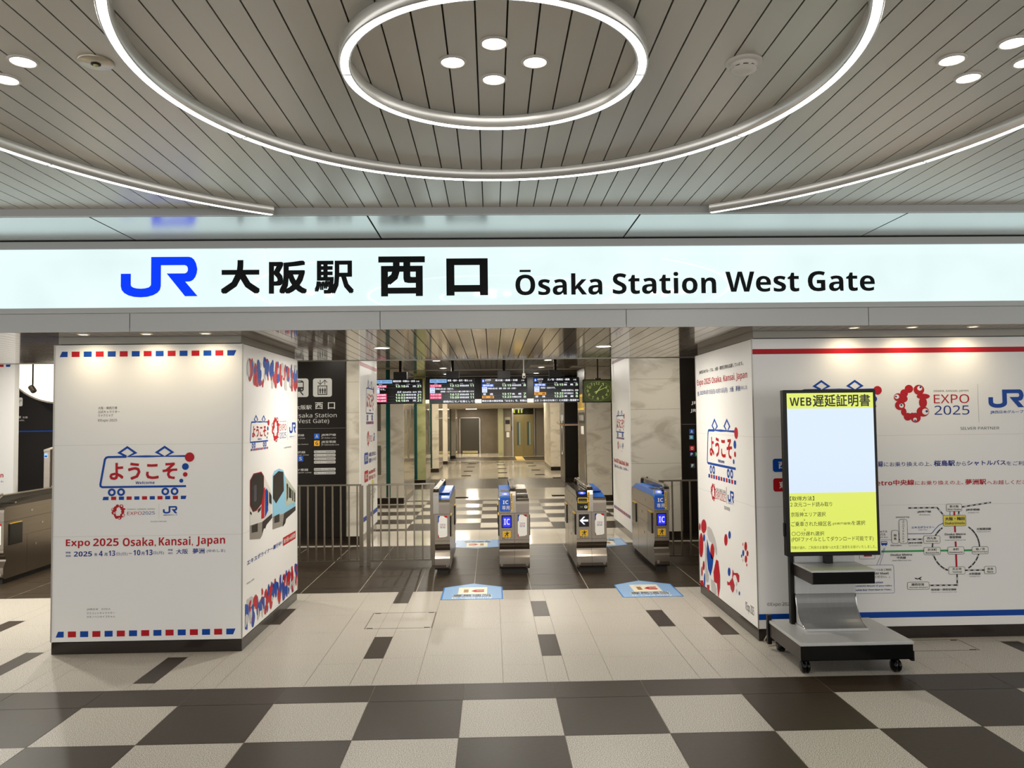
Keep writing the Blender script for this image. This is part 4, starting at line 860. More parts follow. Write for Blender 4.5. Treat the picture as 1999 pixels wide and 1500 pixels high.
for i in range(9):
    an = math.radians(90*i/8); pf.append((CY+.01-.185*(1-math.cos(an)), .45-.21*math.sin(an)))
pf.append((CY-.18, BZ)); pf.append((CY-.17, BZ))
curve = [(CY+.01, .45)]+[(CY+.01-.185*(1-math.cos(math.radians(90*i/10))), .45-.212*math.sin(math.radians(90*i/10))) for i in range(11)]
a = MB(); th = .008
out = curve+[(CY-.178, BZ+.004)]; inn = [(y+th, z-th*.3) for y, z in curve[::-1]]
v = []
for x in (CX0, CX1):
    v += [(x, y, z) for y, z in curve]
q = len(curve); a.mesh(v, [(j, j+1, q+j+1, q+j) for j in range(q-1)], SILV, True)
for x in (CX0, CX1): a.tube([(x, y, z) for y, z in curve], .004, mat('silver_edge', '#c4c4c2', .2, .9), 8)
a.prism([(y, z) for y, z in curve]+[(CY+.01, curve[-1][1])], CX0+.002, CX1-.002, SILV)
a.box(CX0, CX1, CY-.182, CY-.168, BZ, BZ+.018, SILV, .002); a.box(CX0, CX1, CY-.17, CY+.05, BZ, BZ+.012, SILV); a.build('curved_foot', st)
a = MB(); a.box(CX0, CX1, CY+.006, CY+.04, .452, 1.0, SILV, .002); a.box(CX0-.03, CX1+.004, CY+.03, CY+.075, BZ, 1.9, BLKP, .004); a.build('column', st)
a = MB(); SY0, SY1 = 5.6, CY+.03
a.box(CX0+.004, CX1-.004, SY0+.004, SY1, .588, .672, BLKG, .003); a.box(CX0-.001, CX0+.006, SY0+.004, SY1, .588, .672, BROWNBLK); sh = a.build('shelf_box', st)
a = MB(); a.box(CX0-.004, CX1+.004, SY0, SY1, .672, .687, SILV, .002); a.build('shelf_top', sh)
a = MB(); a.box(2.48, 2.53, CY-.06, CY+.0, .687, .9, BLKP); a.build('bracket', st)
SX0, SX1, SZ0, SZ1, SYF = 2.158, 2.854, .758, 1.981, 5.78
a = MB(); a.box(SX0, SX1, SYF, SYF+.06, SZ0, SZ1, BLKP, .004); a.box(SX0-.012, SX0+.01, SYF+.02, SYF+.04, .9, 1.0, BLKP, .004); sc_ = a.build('screen', st)
ink = Ink(plane_y(SYF)); SYEL, SWHT, SINK = mat('screen_yellow', '#d8e63c', .2, 0, .80, '#e2ee62'), mat('screen_white', '#d4e6fb', .2, 0, .80, '#dcecff'), mat('screen_ink', '#20200c', .4)
ux0, ux1, uz0, uz1 = SX0+.027, SX1-.022, SZ0+.032, SZ1-.024
def S(x, y):  # own units: zoomed screen text, x 340..1815, y from the yellow top edge
    return None
H_ = uz1-uz0; ub = uz1-.098*H_; uc = uz0+.369*H_
ink.uvpoly([(ux0, uc), (ux1, uc), (ux1, ub), (ux0, ub)], SWHT); ink.uvpoly([(ux0, uz0), (ux1, uz0), (ux1, uc), (ux0, uc)], SYEL); ink.uvpoly([(ux0, ub), (ux1, ub), (ux1, uz1), (ux0, uz1)], SYEL)
pic = ink.build('screen_image', sc_)
ink = Ink(plane_y(SYF), None, .0022)
wS = ux1-ux0
ink.text('WEB', ux0+wS*.032, ub+.18*(uz1-ub), ux0+wS*.285, ub+.72*(uz1-ub), SINK, .022); ink.text('遅延証明書', ux0+wS*.30, ub+.10*(uz1-ub), ux0+wS*.965, ub+.90*(uz1-ub), SINK, .022)
hY = uc-uz0
def R_(y): return uz0+hY*(1-y)
def X_(x): return ux0+wS*x
for s, x0, x1, y0, y1, bo in (('【取得方法】', .005, .285, .13, .055, .01), ('２次元コード読み取り', .008, .49, .235, .155, .005), ('↓', .155, .178, .305, .265, 0), ('京阪神エリア選択', .012, .412, .405, .325, .005), ('↓', .155, .178, .475, .435, 0), ('ご乗車された線区名', .013, .47, .567, .485, .005), ('(JR神戸線等)', .485, .705, .557, .507, .005), ('を選択', .708, .865, .56, .483, .005), ('↓', .158, .18, .64, .60, 0), ('〇〇分遅れ選択', .014, .39, .727, .655, .005), ('(PDFファイルとしてダウンロード可能です)', .012, .955, .838, .745, .005), ('列車が遅れ、ご利用のお客様へは大変ご迷惑をお掛けいたしました。', .008, .985, .955, .900, -.004)):
    ink.text(s, X_(x0), R_(y0), X_(x1), R_(y1), SINK, bo)
ink.build('screen_text', sc_)
a = MB(); a.tube([(2.12, 6.13, .1), (2.1, 6.15, .05), (2.13, 6.16, .012), (2.2, 6.18, .006), (2.35, 6.2, .005)], .006, mat('white_cable', '#c9c1b0', .5)); a.build('power_cable', label='thin white power cable on floor behind the display stand', cat='cable')
# ================================================================== blocks and pillars beyond the gates
YA, YA1 = 11.42, 13.1
def block(name, label, x0, x1, y0, y1, z1, M, parts=None, group=None, cat='pillar', base=.13):
    t = thing(name, label, cat, ((x0+x1)/2, (y0+y1)/2, 0), group, 'thing')
    a = MB(); a.box(x0+.004, x1-.004, y0+.004, y1-.004, 0, base, PLINTH); a.build('plinth', t)
    a = MB(); a.box(x0, x1, y0, y1, base, z1, M); b = a.build('cladding', t)
    return t, b
def joints(parent, x0, x1, y, zs, xs=()):
    a = MB(); J_ = mat('stone_joint', '#8b8273', .6)
    for z in zs: a.box(x0, x1, y-.0012, y+.001, z-.002, z+.002, J_)
    for x in xs: a.box(x-.002, x+.002, y-.0012, y+.001, .13, Z3-.01, J_)
    a.build('stone_joint', parent)
XA, XB = -1.907, 2.02
bl, blc = block('marble_block', 'marble block with dark line sign behind the left railing', -5.0, XA, YA, YA1, Z3-.003, MARBLE)
joints(blc, -2.094, XA, YA, (on(1, YA, 690, 746).z, on(1, YA, 690, 806).z, .75))
br, brc = block('marble_block', 'veined marble block behind the rightmost gate', XB, 9.5, YA, YA1, Z3-.003, MARBLE)
joints(brc, XB, 2.746, YA, (on(1, YA, 1290, 740).z, on(1, YA, 1290, 799).z, on(1, YA, 1290, 905).z))
# wrap prints on the passage faces
a = MB(); a.box(XA+.0005, XA+.012, YA, YA1, .12, Z3-.005, PANEL); wl = a.build('wrap_panel', bl)
a = MB(); a.box(XB-.012, XB-.0005, YA, YA1, .12, Z3-.005, PANEL); wr = a.build('wrap_panel', br)
ink = Ink(plane_xp(XA+.012), None, .002, .001)
U = lambda q: YA+.05+q*(YA1-YA-.1)
ink.uvpoly([(YA, 2.58), (YA1, 2.58), (YA1, 2.64), (YA, 2.64)], RED); ink.uvpoly([(YA, .29), (YA1, .29), (YA1, .36), (YA, .36)], BLUE)
welcome_emblem(ink, fit(495, 160, 1470, 725, U(.3), 1.72, U(.82), 2.42)); expo_ring(ink, U(.36), 1.39, U(.5), 1.62)
ink.text('EXPO 2025', U(.53), 1.45, U(.7), 1.55, RED); railway_logo(ink, U(.76), 1.45, U(.86), 1.58, BLUE)
ink.rrect(U(.2), 1.30, U(.42), 1.13, .15, BLUE); ink.text('西口', U(.24), 1.17, U(.38), 1.26, WHITE, .02, 1); ink.rrect(U(.2), 1.03, U(.42), .86, .15, RED); ink.text('東口', U(.24), .90, U(.38), .99, WHITE, .02, 1)
ink.text('ゆめ咲線にお乗り換えの上、', U(.46), 1.22, U(.96), 1.29, NAVY, .02); ink.text('桜島駅からシャトルバス', U(.46), 1.13, U(.96), 1.20, NAVY, .02); ink.text('Osaka Metro中央線に', U(.46), .95, U(.9), 1.02, RED, .02); ink.text('夢洲駅へお越しください。', U(.46), .86, U(.92), .93, RED, .02)
ink.ring(U(.72), .66, .12, .02, BLACK); ink.stroke([(U(.5), .66), (U(.92), .66)], .025, GREEN, 1); ink.stroke([(U(.72), .5), (U(.72), .84)], .025, RED, 1); ink.rrect(U(.66), .76, U(.78), .84, .2, YELLOW, 2)
for q, z in ((.6, .66), (.72, .66), (.84, .66), (.72, .53)): ink.rrect(U(q-.04), z-.03, U(q+.04), z+.03, .2, WHITE, 2); ink.rrect(U(q-.04), z-.03, U(q+.04), z+.03, .2, INK, 3, .006)
ink.build('printed_front', wl)
k_ = (YA1-YA)/(XL1-XL0)
front_art(plane_xn(XB-.012), lambda x, z: (-YA1+.02+x*k_*.97, .16+z*1.08), wr, .002, .001, simple=True, sleepers=17)
# far wrapped pillar at the left edge
t, b_ = block('poster_pillar', 'distant white printed pillar at the left edge, behind the steel gate', -8.24, -6.73, 11.3, YA-.01, Z3-.01, PANEL)
front_art(plane_y(11.3), lambda x, z: (-8.24+x*1.51/1.473, .166+z*1.05), b_, .002, .001, simple=True)

# ---- dark line sign at the left
YSG = YA-.034
def line_sign(name, label, x0, x1, y, z0, z1):
    t = thing(name, label, 'sign', ((x0+x1)/2, y, z0))
    a = MB(); a.box(x0, x1, y, y+.03, z0, z1, SIGNBLACK); a.build('board', t); return t
ls = line_sign('line_sign', 'tall black station sign with lift pictogram and coloured line letters', -3.9, -2.096, YSG, .13, Z3-.02)
SW = mat('sign_white', '#efe9dd', .4, 0, .35, '#fff6e2'); SBK = mat('sign_board_ink', '#1a1511', .4)
f = crop(570, 730, .1467); T = px_y(YSG, f)
ink = Ink(plane_y(YSG), T, .002, .001); uv = abs(T(100, 0)[0]-T(0, 0)[0])/100
ink.rrect(-30, 312, 220, 62, .12, SW); ink.rrect(280, 308, 532, 60, .12, SW)
ink.rrect(20, 240, 158, 88, .25, SBK, 1); ink.rect(34, 178, 146, 118, SW, 2); ink.rect(60, 106, 120, 98, SW, 2); ink.ell(130, 208, 9, 9, SW, 2, 14); ink.ell(48, 208, 9, 9, SW, 2, 14); ink.stroke([(112, 240), (150, 284)], 16*uv, SBK, 1); ink.stroke([(66, 240), (28, 284)], 16*uv, SBK, 1)
ink.rect(342, 283, 470, 155, SBK, 1); ink.rect(354, 271, 458, 167, SW, 2)
for x in (376, 408, 440): ink.ell(x, 192, 7, 7, SBK, 3, 12); ink.rrect(x-12, 232, x+12, 201, .3, SBK, 3); ink.rect(x-8, 264, x+8, 230, SBK, 3)
for pts in ([(376, 82), (376, 142)], [(344, 112), (376, 144), (406, 112)], [(438, 146), (438, 86)], [(408, 116), (438, 84), (468, 116)]): ink.stroke(pts, 9*uv, SBK, 1)
ink.build('pictogram', ls)
ink = Ink(plane_y(YSG), T, .002, .001)
for s, x0, y0, x1, y1, bo in (('大阪駅', 38, 478, 262, 416, .012), ('西', 307, 472, 412, 380, .02), ('口', 478, 470, 573, 380, .02), ('Ōsaka Station', 20, 585, 595, 510, .008), ('(West Gate)', 20, 676, 495, 598, .008), ('JR神戸線', 390, 835, 585, 796, .01), ('JR Kobe Line', 390, 868, 585, 842, 0), ('JR宝塚線', 390, 928, 585, 887, .01), ('JR Takarazuka Line', 390, 960, 625, 931, 0), ('JR京都線', -50, 840, 163, 803, .01), ('JR Kyoto Line', -60, 875, 172, 848, 0), ('Osaka Station', 30, 948, 218, 930, -.01), ('大阪環状線', -95, 1064, 178, 1028, .01), ('Osaka Loop Line', -90, 1097, 222, 1070, 0), ('おおさか東線', -100, 1298, 217, 1261, .01), ('Osaka Higashi Line', -120, 1334, 258, 1304, 0)): ink.text(s, x0, y0, x1, y1, SW, bo)
ink.rect(-300, 733, 712, 722, SW)
for ch, x0, y0, M, C_ in (('A', 295, 868, mat('line_blue', '#1259b8', .4), SW), ('G', 295, 961, mat('line_yellow', '#f0b028', .4), SBK), ('S', 78, 1168, mat('line_blue2', '#0b49a8', .4), SW)):
    w = 72; ink.rect(x0, y0, x0+w, y0-w, M); ink.text(ch, x0+18, y0-14, x0+54, y0-60, C_, .02, 1)
for s, y in (('特急 こうのとり KOUNOTORI', 1018), ('特急 スーパーはくと SUPER HAKUTO', 1064), ('特急 はまかぜ HAMAKAZE', 1110), ('特急 サンダーバード THUNDERBIRD', 1156), ('関空特急 はるか HARUKA', 1252), ('特急 くろしお KUROSHIO', 1300)):
    ink.rrect(293, y+40, 580, y, .25, SW); ink.text(s, 303, y+31, 570, y+10, SBK, .01, 1)
ink.build('lettering', ls)
ls = line_sign('line_sign', 'black station sign with coloured line letters beside the printed wall', 2.748, 6.5, YSG, .13, Z3-.02)
f = crop(1180, 660, .2267); T = px_y(YSG, f); ink = Ink(plane_y(YSG), T, .002, .001)
ink.text('JR京都線', 748, 578, 930, 540, SW, .01); ink.text('JR神戸線', 741, 645, 925, 606, SW, .01); ink.rect(668, 745, 1100, 739, SW)
for ch, x0, y0, M, C_ in (('A', 730, 827, 'line_blue', SW), ('O', 733, 972, 'line_red', SW), ('P', 733, 1020, 'line_navy', SW), ('F', 738, 1122, 'line_slate', SW), ('B', 730, 874, 'line_sky', SW), ('Q', 779, 1020, 'line_green', SW)):
    M = mat(M, {'line_red': '#c02a2a', 'line_navy': '#1c2c74', 'line_slate': '#2c4450', 'line_sky': '#3a9cc8', 'line_green': '#2d9a52'}.get(M, '#1259b8'), .4); w = 42 if ch not in 'BPQ' else 36
    ink.rect(x0, y0, x0+w, y0-w, M); ink.text(ch, x0+w*.27, y0-w*.2, x0+w*.73, y0-w*.82, C_, .02, 1)
ink.build('lettering', ls)

# ---- rows of pillars along the passage
pl = 'pillars along the far passage'
lbs = ['first marble pillar with teal stripe on the left of the passage', 'second pillar on the left, its stone tinted green beside a teal stripe', 'third pillar on the left, white stone with narrow teal edge', 'fourth white pillar on the left of the passage, half hidden', 'fifth white pillar on the left, nearest the dark steel door']
for i, (y0, y1, M) in enumerate(((16.85, 19.1, MARBLE), (21.65, 23.3, MARBLEG), (26.5, 28.6, MARBLEW), (31.0, 32.6, MARBLEW), (35.4, 37, MARBLEW))):
    x1 = (-1.875, -1.81, -1.775, -1.735, -1.62)[i]
    t, b_ = block('marble_pillar', lbs[i], -5.5, x1, y0, y1, (Z3, Z4, Z4, Z4, 2.258)[i]-.004, M, group=pl)
    a = MB(); sx = (.283, .23, .225, .21, .2)[i]; sw = (.087, .08, .09, .04, .04)[i]; a.box(x1-sx-sw, x1-sx, y0-.006, y0+.002, .14, (Z3 if i < 4 else 2.25)-.02, TEAL); a.build('teal_strip', t)
    if i < 2:
        a = MB(); G_ = mat('notice_grey', '#6e675b', .3)
        for z in (.62, 1.55): a.box(x1-sx-sw-.18, x1-sx-sw-.11, y0-.006, y0+.002, z, z+.62, G_)
        for yy, z, h in ((.3, 1.5, .5), (.8, .9, .7), (1.2, 1.6, .5)): a.box(x1-.002, x1+.005, y0+yy, y0+yy+.3, z, z+h, G_)
        a.build('wall_slot', t)
    a = MB(); a.box(x1-.002, x1+.004, y0+.02, y1-.02, .14, (Z3 if i < 4 else 2.25)-.01, mat('mirror_side_panel', '#b7ad9d', .08, .6)); a.build('glossy_side_panel', t)
t, b_ = block('marble_pillar', 'broad veined marble pillar on the right, below the clock', 2.015, 2.56, 16.85, 18.2, Z3-.004, MARBLE, group=pl)
a = MB(); a.box(2.002, 2.016, 16.95, 18.1, .0, Z3-.01, mat('grey_side', '#5e5648', .3)); a.box(1.998, 2.018, 16.84, 16.95, 0, Z3-.01, CHROME); a.box(1.998, 2.018, 18.1, 18.25, 0, Z3-.01, CHROME); a.build('grey_side_panel', t)
ink = Ink(plane_xn(1.998), None, .004, .002); ink.uvpoly([(-18.05, 1.95), (-17, 1.95), (-17, 2.3), (-18.05, 2.3)], mat('hanging_yellow', '#e6bd3c', .4)); [ink.uvpoly([(-17.95+.2*i_, 2.0), (-17.87+.2*i_, 2.0), (-17.87+.2*i_, 2.25), (-17.95+.2*i_, 2.25)], BLACK, 1) for i_ in range(5)]; ink.uvpoly([(-18.05, 1.66), (-17, 1.66), (-17, 1.9), (-18.05, 1.9)], BLACK); [ink.uvpoly([(-17.85+.22*i_, 1.72), (-17.75+.22*i_, 1.72), (-17.75+.22*i_, 1.84), (-17.85+.22*i_, 1.84)], GREY, 1) for i_ in range(4)]; ink.uvpoly([(-17.6, 1.42), (-17.05, 1.42), (-17.05, 1.6), (-17.6, 1.6)], WHITE); ink.build('direction_label', t)
t = line_sign('direction_sign', 'narrow black sign with white arrows between marble pillar and wrap', 2.562, 4.2, 16.9, .0, Z3-.01)
ink = Ink(plane_y(16.9), None, .004, .002)
for z in (2.08, 1.90, 1.82, 1.58, 1.43, .88): ink.uvpoly([(2.58, z), (3.2, z), (3.2, z+.006), (2.58, z+.006)], SW)
for z, s in ((1.38, .6), (1.27, .6), (1.16, .6), (1.02, .6), (.78, 1)):
    ink.stroke([(2.64, z), (2.64+.13*s, z)], .022*s, SW); ink.stroke([(2.64+.06*s, z+.06*s), (2.635, z), (2.64+.06*s, z-.06*s)], .022*s, SW)
ink.build('arrow', t)
t, b_ = block('black_pillar', 'black pillar with blue and yellow line on the right of the passage', 2.02, 3.2, 21.75, 23.2, Z4-.004, SIGNBLACK, group=pl)
a = MB(); a.box(2.007, 2.021, 21.8, 23.15, 0, Z4-.02, mat('grey_side')); a.build('grey_side_panel', t)
ink = Ink(plane_y(21.75), None, .004, .002); z = on(1, 21.75, 1110, 829).z; ink.uvpoly([(2.02, z), (3.2, z), (3.2, z+.035), (2.02, z+.035)], BLUE); ink.uvpoly([(2.02, z-.03), (3.2, z-.03), (3.2, z), (2.02, z)], ORANGE); ink.build('colour_line', t)
ink = Ink(plane_xn(2.007), None, .004, .002); ink.ring(-22.5, z+.45, .42, .05, SW); [ink.uvpoly([(-22.85+.22*i_, z+.1), (-22.7+.22*i_, z+.1), (-22.7+.22*i_, z+.27), (-22.85+.22*i_, z+.27)], SW) for i_ in range(4)]; ink.uvpoly([(-23.1, z-.03), (-21.8, z-.03), (-21.8, z), (-23.1, z)], ORANGE); ink.ring(-22.5, z-.45, .42, .05, SW); ink.build('ring_mark', t)
t, b_ = block('marble_pillar', 'white marble pillar beyond the black one, right of the lift', 1.985, 2.6, 26.68, 29.9, Z4-.004, MARBLEW, group=pl)

# ---- end of the passage
LWALL = noise_mat('lobby_wall', '#6b6255', '#756b5d', 3, .45, .35, .65, 3)
t = MB(); t.box(-3.5, .32, 40.4, 40.6, 0, Z4, LWALL); t.build('wall_back', kind='structure')
t = MB(); t.box(.55, 6, 37.2, 37.4, 0, Z4, mat('lift_wall', '#7d7464', .4)); t.build('wall_lift', kind='structure')
t = MB(); t.box(.3, .55, 37.1, 40.5, 0, Z4, mat('glass_green_edge', '#a6a076', .15, .4)); t.build('trim_7', kind='structure')
t = MB(); t.box(-6, 6, 33.0, 33.4, 2.2, 2.44, mat('lintel_beige', '#a0947e', .4)); t.build('trim_8', kind='structure')
t = MB(); t.box(-6, 6, 34.0, 34.1, 2.44, Z4, CONC); t.build('trim_9', kind='structure')
t = MB(); t.box(-6, 6, 33.5, 40.5, 2.26, 2.3, mat('lobby_ceiling', '#8a8072', .3, .2)); t.build('ceiling.004', kind='structure')
cv = MB(); cv.box(-2.9, 2.9, 32.9, 33.02, 2.441, 2.72, mat('cove_wall_glow', '#fff3dc', .5, 0, 1.5, '#fff0d4')); cv.build('glowing_cove_wall', label='long lit cove wall, made to glow, above the beige lintel at the passage end', cat='cove wall')  # emission stands in for the light falling on this cove wall
d = thing('door_1', 'dark grey steel door in the far end wall', 'door', (-1.12, 40.4, 0), kind='structure')
a = MB(); a.box(-1.66, -1.6, 40.33, 40.42, 0, 1.83, CHROME); a.box(-.64, -.58, 40.33, 40.42, 0, 1.83, CHROME); a.box(-1.66, -.58, 40.33, 40.42, 1.8, 1.84, CHROME); a.build('door_frame', d)
a = MB(); a.box(-1.6, -.64, 40.36, 40.4, .01, 1.8, mat('door_dark', '#38342b', .4)); a.build('leaf', d)
a = MB(); a.box(-1.5, -.72, 40.34, 40.362, .02, .14, mat('brass_kick', '#b8a878', .2, 1)); a.build('kick_plate', d)
d = thing('door_2', 'bronze lift door with two narrow windows', 'lift door', (1.5, 37.2, 0), kind='structure')
LB = mat('lift_bronze', '#8a7d54', .3, .5)
a = MB(); a.box(.96, 1.02, 37.1, 37.22, 0, 2.24, CHROME); a.box(1.98, 2.04, 37.1, 37.22, 0, 2.24, CHROME); a.box(.96, 2.04, 37.12, 37.22, 1.87, 1.95, LB); a.box(1.02, 1.98, 37.14, 37.22, 1.95, 2.24, mat('lift_glass', '#232114', .08)); a.build('door_frame', d)
a = MB()
for x in (1.03, 1.24, 1.38): a.box(x, x+.07, 37.13, 37.141, 2.02, 2.2, mat('green_glow', '#b4c22a', .3, 0, .7, '#c4d22c'))
a.build('green_lamp', d)
for x0, x1 in ((1.03, 1.495), (1.505, 1.97)):
    a = MB(); a.box(x0, x1, 37.15, 37.19, .01, 1.87, LB); q = a.build('leaf', d)
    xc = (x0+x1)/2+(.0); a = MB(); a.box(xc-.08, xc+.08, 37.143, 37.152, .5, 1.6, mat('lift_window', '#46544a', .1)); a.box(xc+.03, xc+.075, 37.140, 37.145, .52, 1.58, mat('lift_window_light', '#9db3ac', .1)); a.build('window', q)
t = thing('lift_notice', 'pale notice panel on the wall left of the lift', 'notice', (.67, 37.2, 1.2))
ink = Ink(plane_y(37.2), None, .008, .004); ink.uvpoly([(.52+.1, 1.17), (.88, 1.17), (.88, 1.83), (.62, 1.83)], mat('notice_pale', '#b9b09c', .4)); ink.uvpoly([(.64, 1.5), (.86, 1.5), (.86, 1.7), (.64, 1.7)], BLACK, 1); ink.uvpoly([(.69, .88), (.83, .88), (.83, 1.12), (.69, 1.12)], WHITE, 1); ink.build('notice_face', t)
a = MB(); a.box(.93, 1.0, 37.17, 37.2, 1.19, 1.4, BLKG); a.build('call_button', label='small black lift call panel beside the bronze door', cat='call panel')

# ---- black wall with escalator sign at the far left
t = line_sign('escalator_sign', 'black wall sign with escalator pictogram seen left of the striped pillar', -9.9, -7.35, 14.2, .0, 2.32)
f = crop(0, 660, .2); T = px_y(14.2, f); ink = Ink(plane_y(14.2), T, .003, .0015)
ink.rrect(120, 668, 222, 582, .15, SW); uvw = abs(T(100, 0)[0]-T(0, 0)[0])/100; ink.stroke([(150, 645), (168, 645), (200, 612), (214, 612)], 12*uvw, SBK, 1); ink.stroke([(150, 645), (168, 645), (200, 612), (214, 612)], 5*uvw, SW, 2); ink.ell(178, 604, 4, 5, SBK, 1, 10); ink.rect(175, 622, 182, 608, SBK, 1)
ink.text('京都', 143, 787, 206, 762, SW, .01); ink.text('方面', 220, 786, 271, 766, SW, 0); ink.text('Takatsuki,', 90, 815, 240, 796, SW, .0); ink.rect(100, 920, 560, 903, BLUE); ink.build('lettering', t)
bc = on(1, 13.6, 118, 640); r_ = (on(1, 13.6, 118, 640).z-on(1, 13.6, 100, 785).z)
t = thing('round_light', 'big round white luminous disc above the black escalator sign', 'lamp', (bc.x, 13.6, bc.z))
r_ = 1.05; cx, cz = on(1, 13.6, 103, 785).x+.12, on(1, 13.6, 103, 785).z+r_-.02
a = MB(); a.lathe([(.01, -.03), (r_*.98, -.03), (r_, 0), (r_, .04)], (cx, 13.6, cz), mat('disc_glow', '#fff6df', .5, 0, 1.6, '#fff3d6'), 64, 1); a.build('glowing_face', t)
a = MB(); a.lathe([(r_+.012, -.02), (r_+.012, .06), (r_*.5, .06)], (cx, 13.6, cz), RAILSTEEL, 64, 1); a.build('rim', t)
t = thing('spot_lamp', 'small track spot lamp hanging before the round luminous disc', 'spotlight', (-7.55, 12.9, 2.7))
p = on(1, 12.9, 64, 752); a = MB(); a.tube([(p.x, 12.9, Z3), (p.x, 12.9, p.z)], .012, BLACK, 8); a.build('stem', t)
a = MB(); q = on(1, 12.9, 63, 757); a.tube([(q.x-.02, 12.9, q.z+.01), (q.x+.05, 12.86, q.z-.06)], .045, mat('lamp_grey', '#6f685e', .3, .5), 16); a.build('head', t)

# ================================================================== departure boards, clock, camera
YM = 14.0
a = MB(); a.box(-1.80, 2.0, 21.6, 21.74, on(1, 21.7, 1000, 779).z, Z4-.005, mat('beam_black', '#0d0b09', .35)); a.build('overhead_panel', label='wide black overhead panel behind the departure boards', cat='panel')
DW = mat('board_white', '#ffffff', .4, 0, .95, '#f4f6ff'); DC = mat('board_green_white', '#e6ffd8', .4, 0, .9, '#e2ffd2'); DP = mat('board_pink', '#ff5a86', .4, 0, .8, '#f0507c'); DB = mat('board_blue', '#1f72ee', .4, 0, .8, '#1f6df0'); DO = mat('board_orange', '#f2a22e', .4, 0, .85, '#f0a030'); DLB = mat('board_light_blue', '#8cbcf0', .4, 0, .75, '#8fbdf2'); DK2 = mat('board_black', '#05050a', .15); DL2 = mat('board_line', '#8f97a6', .4, 0, .3, '#9aa6b8')
GRP = 'departure boards over the gates'
def board(label, px0, px1, py0, py1, stem_px, hang_px, rows, head, headline, ticker, blank_to=None):
    p0, p1 = on(1, YM, px0, py1), on(1, YM, px1, py0); x0, x1, z0, z1 = p0.x, p1.x, p0.z, p1.z
    t = thing('departure_board', label, 'departure board', ((x0+x1)/2, YM, z0), GRP)
    a = MB(); a.box(x0, x1, YM, YM+.07, z0, z1, DK2, .003); a.build('casing', t)
    b0, b1 = on(1, YM+.05, hang_px[0], 739), on(1, YM+.05, hang_px[1], 725); a = MB(); a.box(b0.x, b1.x, YM+.02, YM+.1, z1-.002, z1+.13, mat('hanger_black', '#171411', .4)); a.tube([((b0.x+b1.x)/2, YM+.06, z1+.1), ((b0.x+b1.x)/2, YM+.06, Z3+.003)], .025, mat('hanger_black'), 10); a.build('hanger', t)
    ink = Ink(plane_y(YM), lambda x, y: (x0+.012+(x1-x0-.024)*x, z1-.014-(z1-z0-.028)*y), .003, .0015)
    if headline: ink.rect(.0, .15, .38, .0, DLB)
    else: ink.rect(.0, .14, .055, .01, DB); ink.text('A', .01, .12, .045, .03, DW, .03, 1); ink.text(head[1], .07, .08, .2, .01, DW, .01); ink.text(head[2], .08, .13, .18, .1, DW, 0)
    ink.text(head[0], .40 if headline else .3, .10, .86 if headline else .8, .015, DW, .02); ink.text('方面', .88, .10, .95, .04, DW, .0)
    if headline: ink.text(headline, .02, .10, .36, .04, DK2, .0, 1)
    y = .215; ink.rect(0, y, 1, y-.004, DL2)
    for s, x in (('種別', .1), ('発車', .45), ('行先', .68), ('のりば', .9)): ink.text(s, x, .205, x+.07, .178, DW, .0)
    for kind, name, tm, dest, pf in rows:
        if kind == 'm':
            ink.rect(0, y+.24, .115, y+.005, mat('board_pale', '#dfe9ff', .4, 0, .85, '#dfe9ff')); ink.text('停車', .015, y+.1, .1, y+.03, DB, .0, 1); ink.text('ご案内', .015, y+.21, .1, y+.15, DB, .0, 1)
            if name: ink.text(name, .125, y+.105, .125+min(.86, .03*len(name)+.02), y+.03, DW, .02)
            if tm: ink.text(tm, max(.125, .99-.034*len(tm)), y+.22, .99, y+.145, DW, .02)
            y += .245
        else:
            h = .125 if y < .3 or True else 0
            Mk = {'p': DP, 'b': DB, 'o': DO, 'k': DK2}[kind]
            ink.rect(0, y+h-.008, .265, y+.008, Mk); ink.text(name, .02, y+h-.022, .245, y+.022, DW if kind != 'o' else DK2, .02, 1)
            ink.text(tm, .45, y+h-.018, .655, y+.018, DC, .02); ink.text(dest, .67, y+h-.024, .88, y+.024, DW, .02); ink.text(pf, (.93 if len(pf) == 1 else .905), y+h-.018, .985, y+.018, DC, .02)
            y += h; ink.rect(0, y+.002, 1, y-.002, DL2)
    if ticker: ink.text(ticker, .3 if headline else .0, .985, 1, .895, DW, .02)
    ink.build('screen_image', t)
board('departure board at the far left, with trains for platform 21', 729, 824.5, 740, 789.5, 0, (768.5, 794.5), [('p', '特急くろしお15', '13:18', '白　浜', '21'), ('m', 'です。', 'All seats on th', '', ''), ('p', 'はるか33号', '13:33', '関西空港', '21'), ('p', 'はるか35号', '14:03', '関西空港', '21'), ('p', 'くろしお17', '14:18', '白　浜', '21')], ('関西空港・和歌山・白浜',), '阪和線・関西空港線', None)
board('departure board with pink rows, for trains on platform 11', 838, 927, 738.5, 789, 0, (871, 896), [('p', 'サンダーバード25', '13:12', '湖西経由敦賀', '11'), ('m', '停車駅は新大阪・京都です。', '新幹線・ハピラインふくい線にお乗り換えくださ', '', ''), ('p', 'サンダーバード27', '14:12', '湖西経由敦賀', '11'), ('p', 'サンダーバード29', '15:09', '湖西経由敦賀', '11')], ('敦賀・福井・金沢・富山',), '湖西線・北陸方面', '線路内にモノを落として！')
board('departure board with a blue and an orange row, platforms 7 and 8', 940, 1029, 738, 787.5, 0, (972, 996), [('b', '新快速', '13:15', '湖西経由敦賀', '8'), ('m', '停車駅は新大阪・高槻・京都・山科・大津京・', '', '', ''), ('k', '普　通', '13:17', '高　槻', '7'), ('o', '快　速', '13:23', '京都経由米原', '8')], ('新大阪・高槻・京都', 'JR京都線', 'Kyoto Line'), None, '関空方面の関空特急「はるか」号、和歌山')
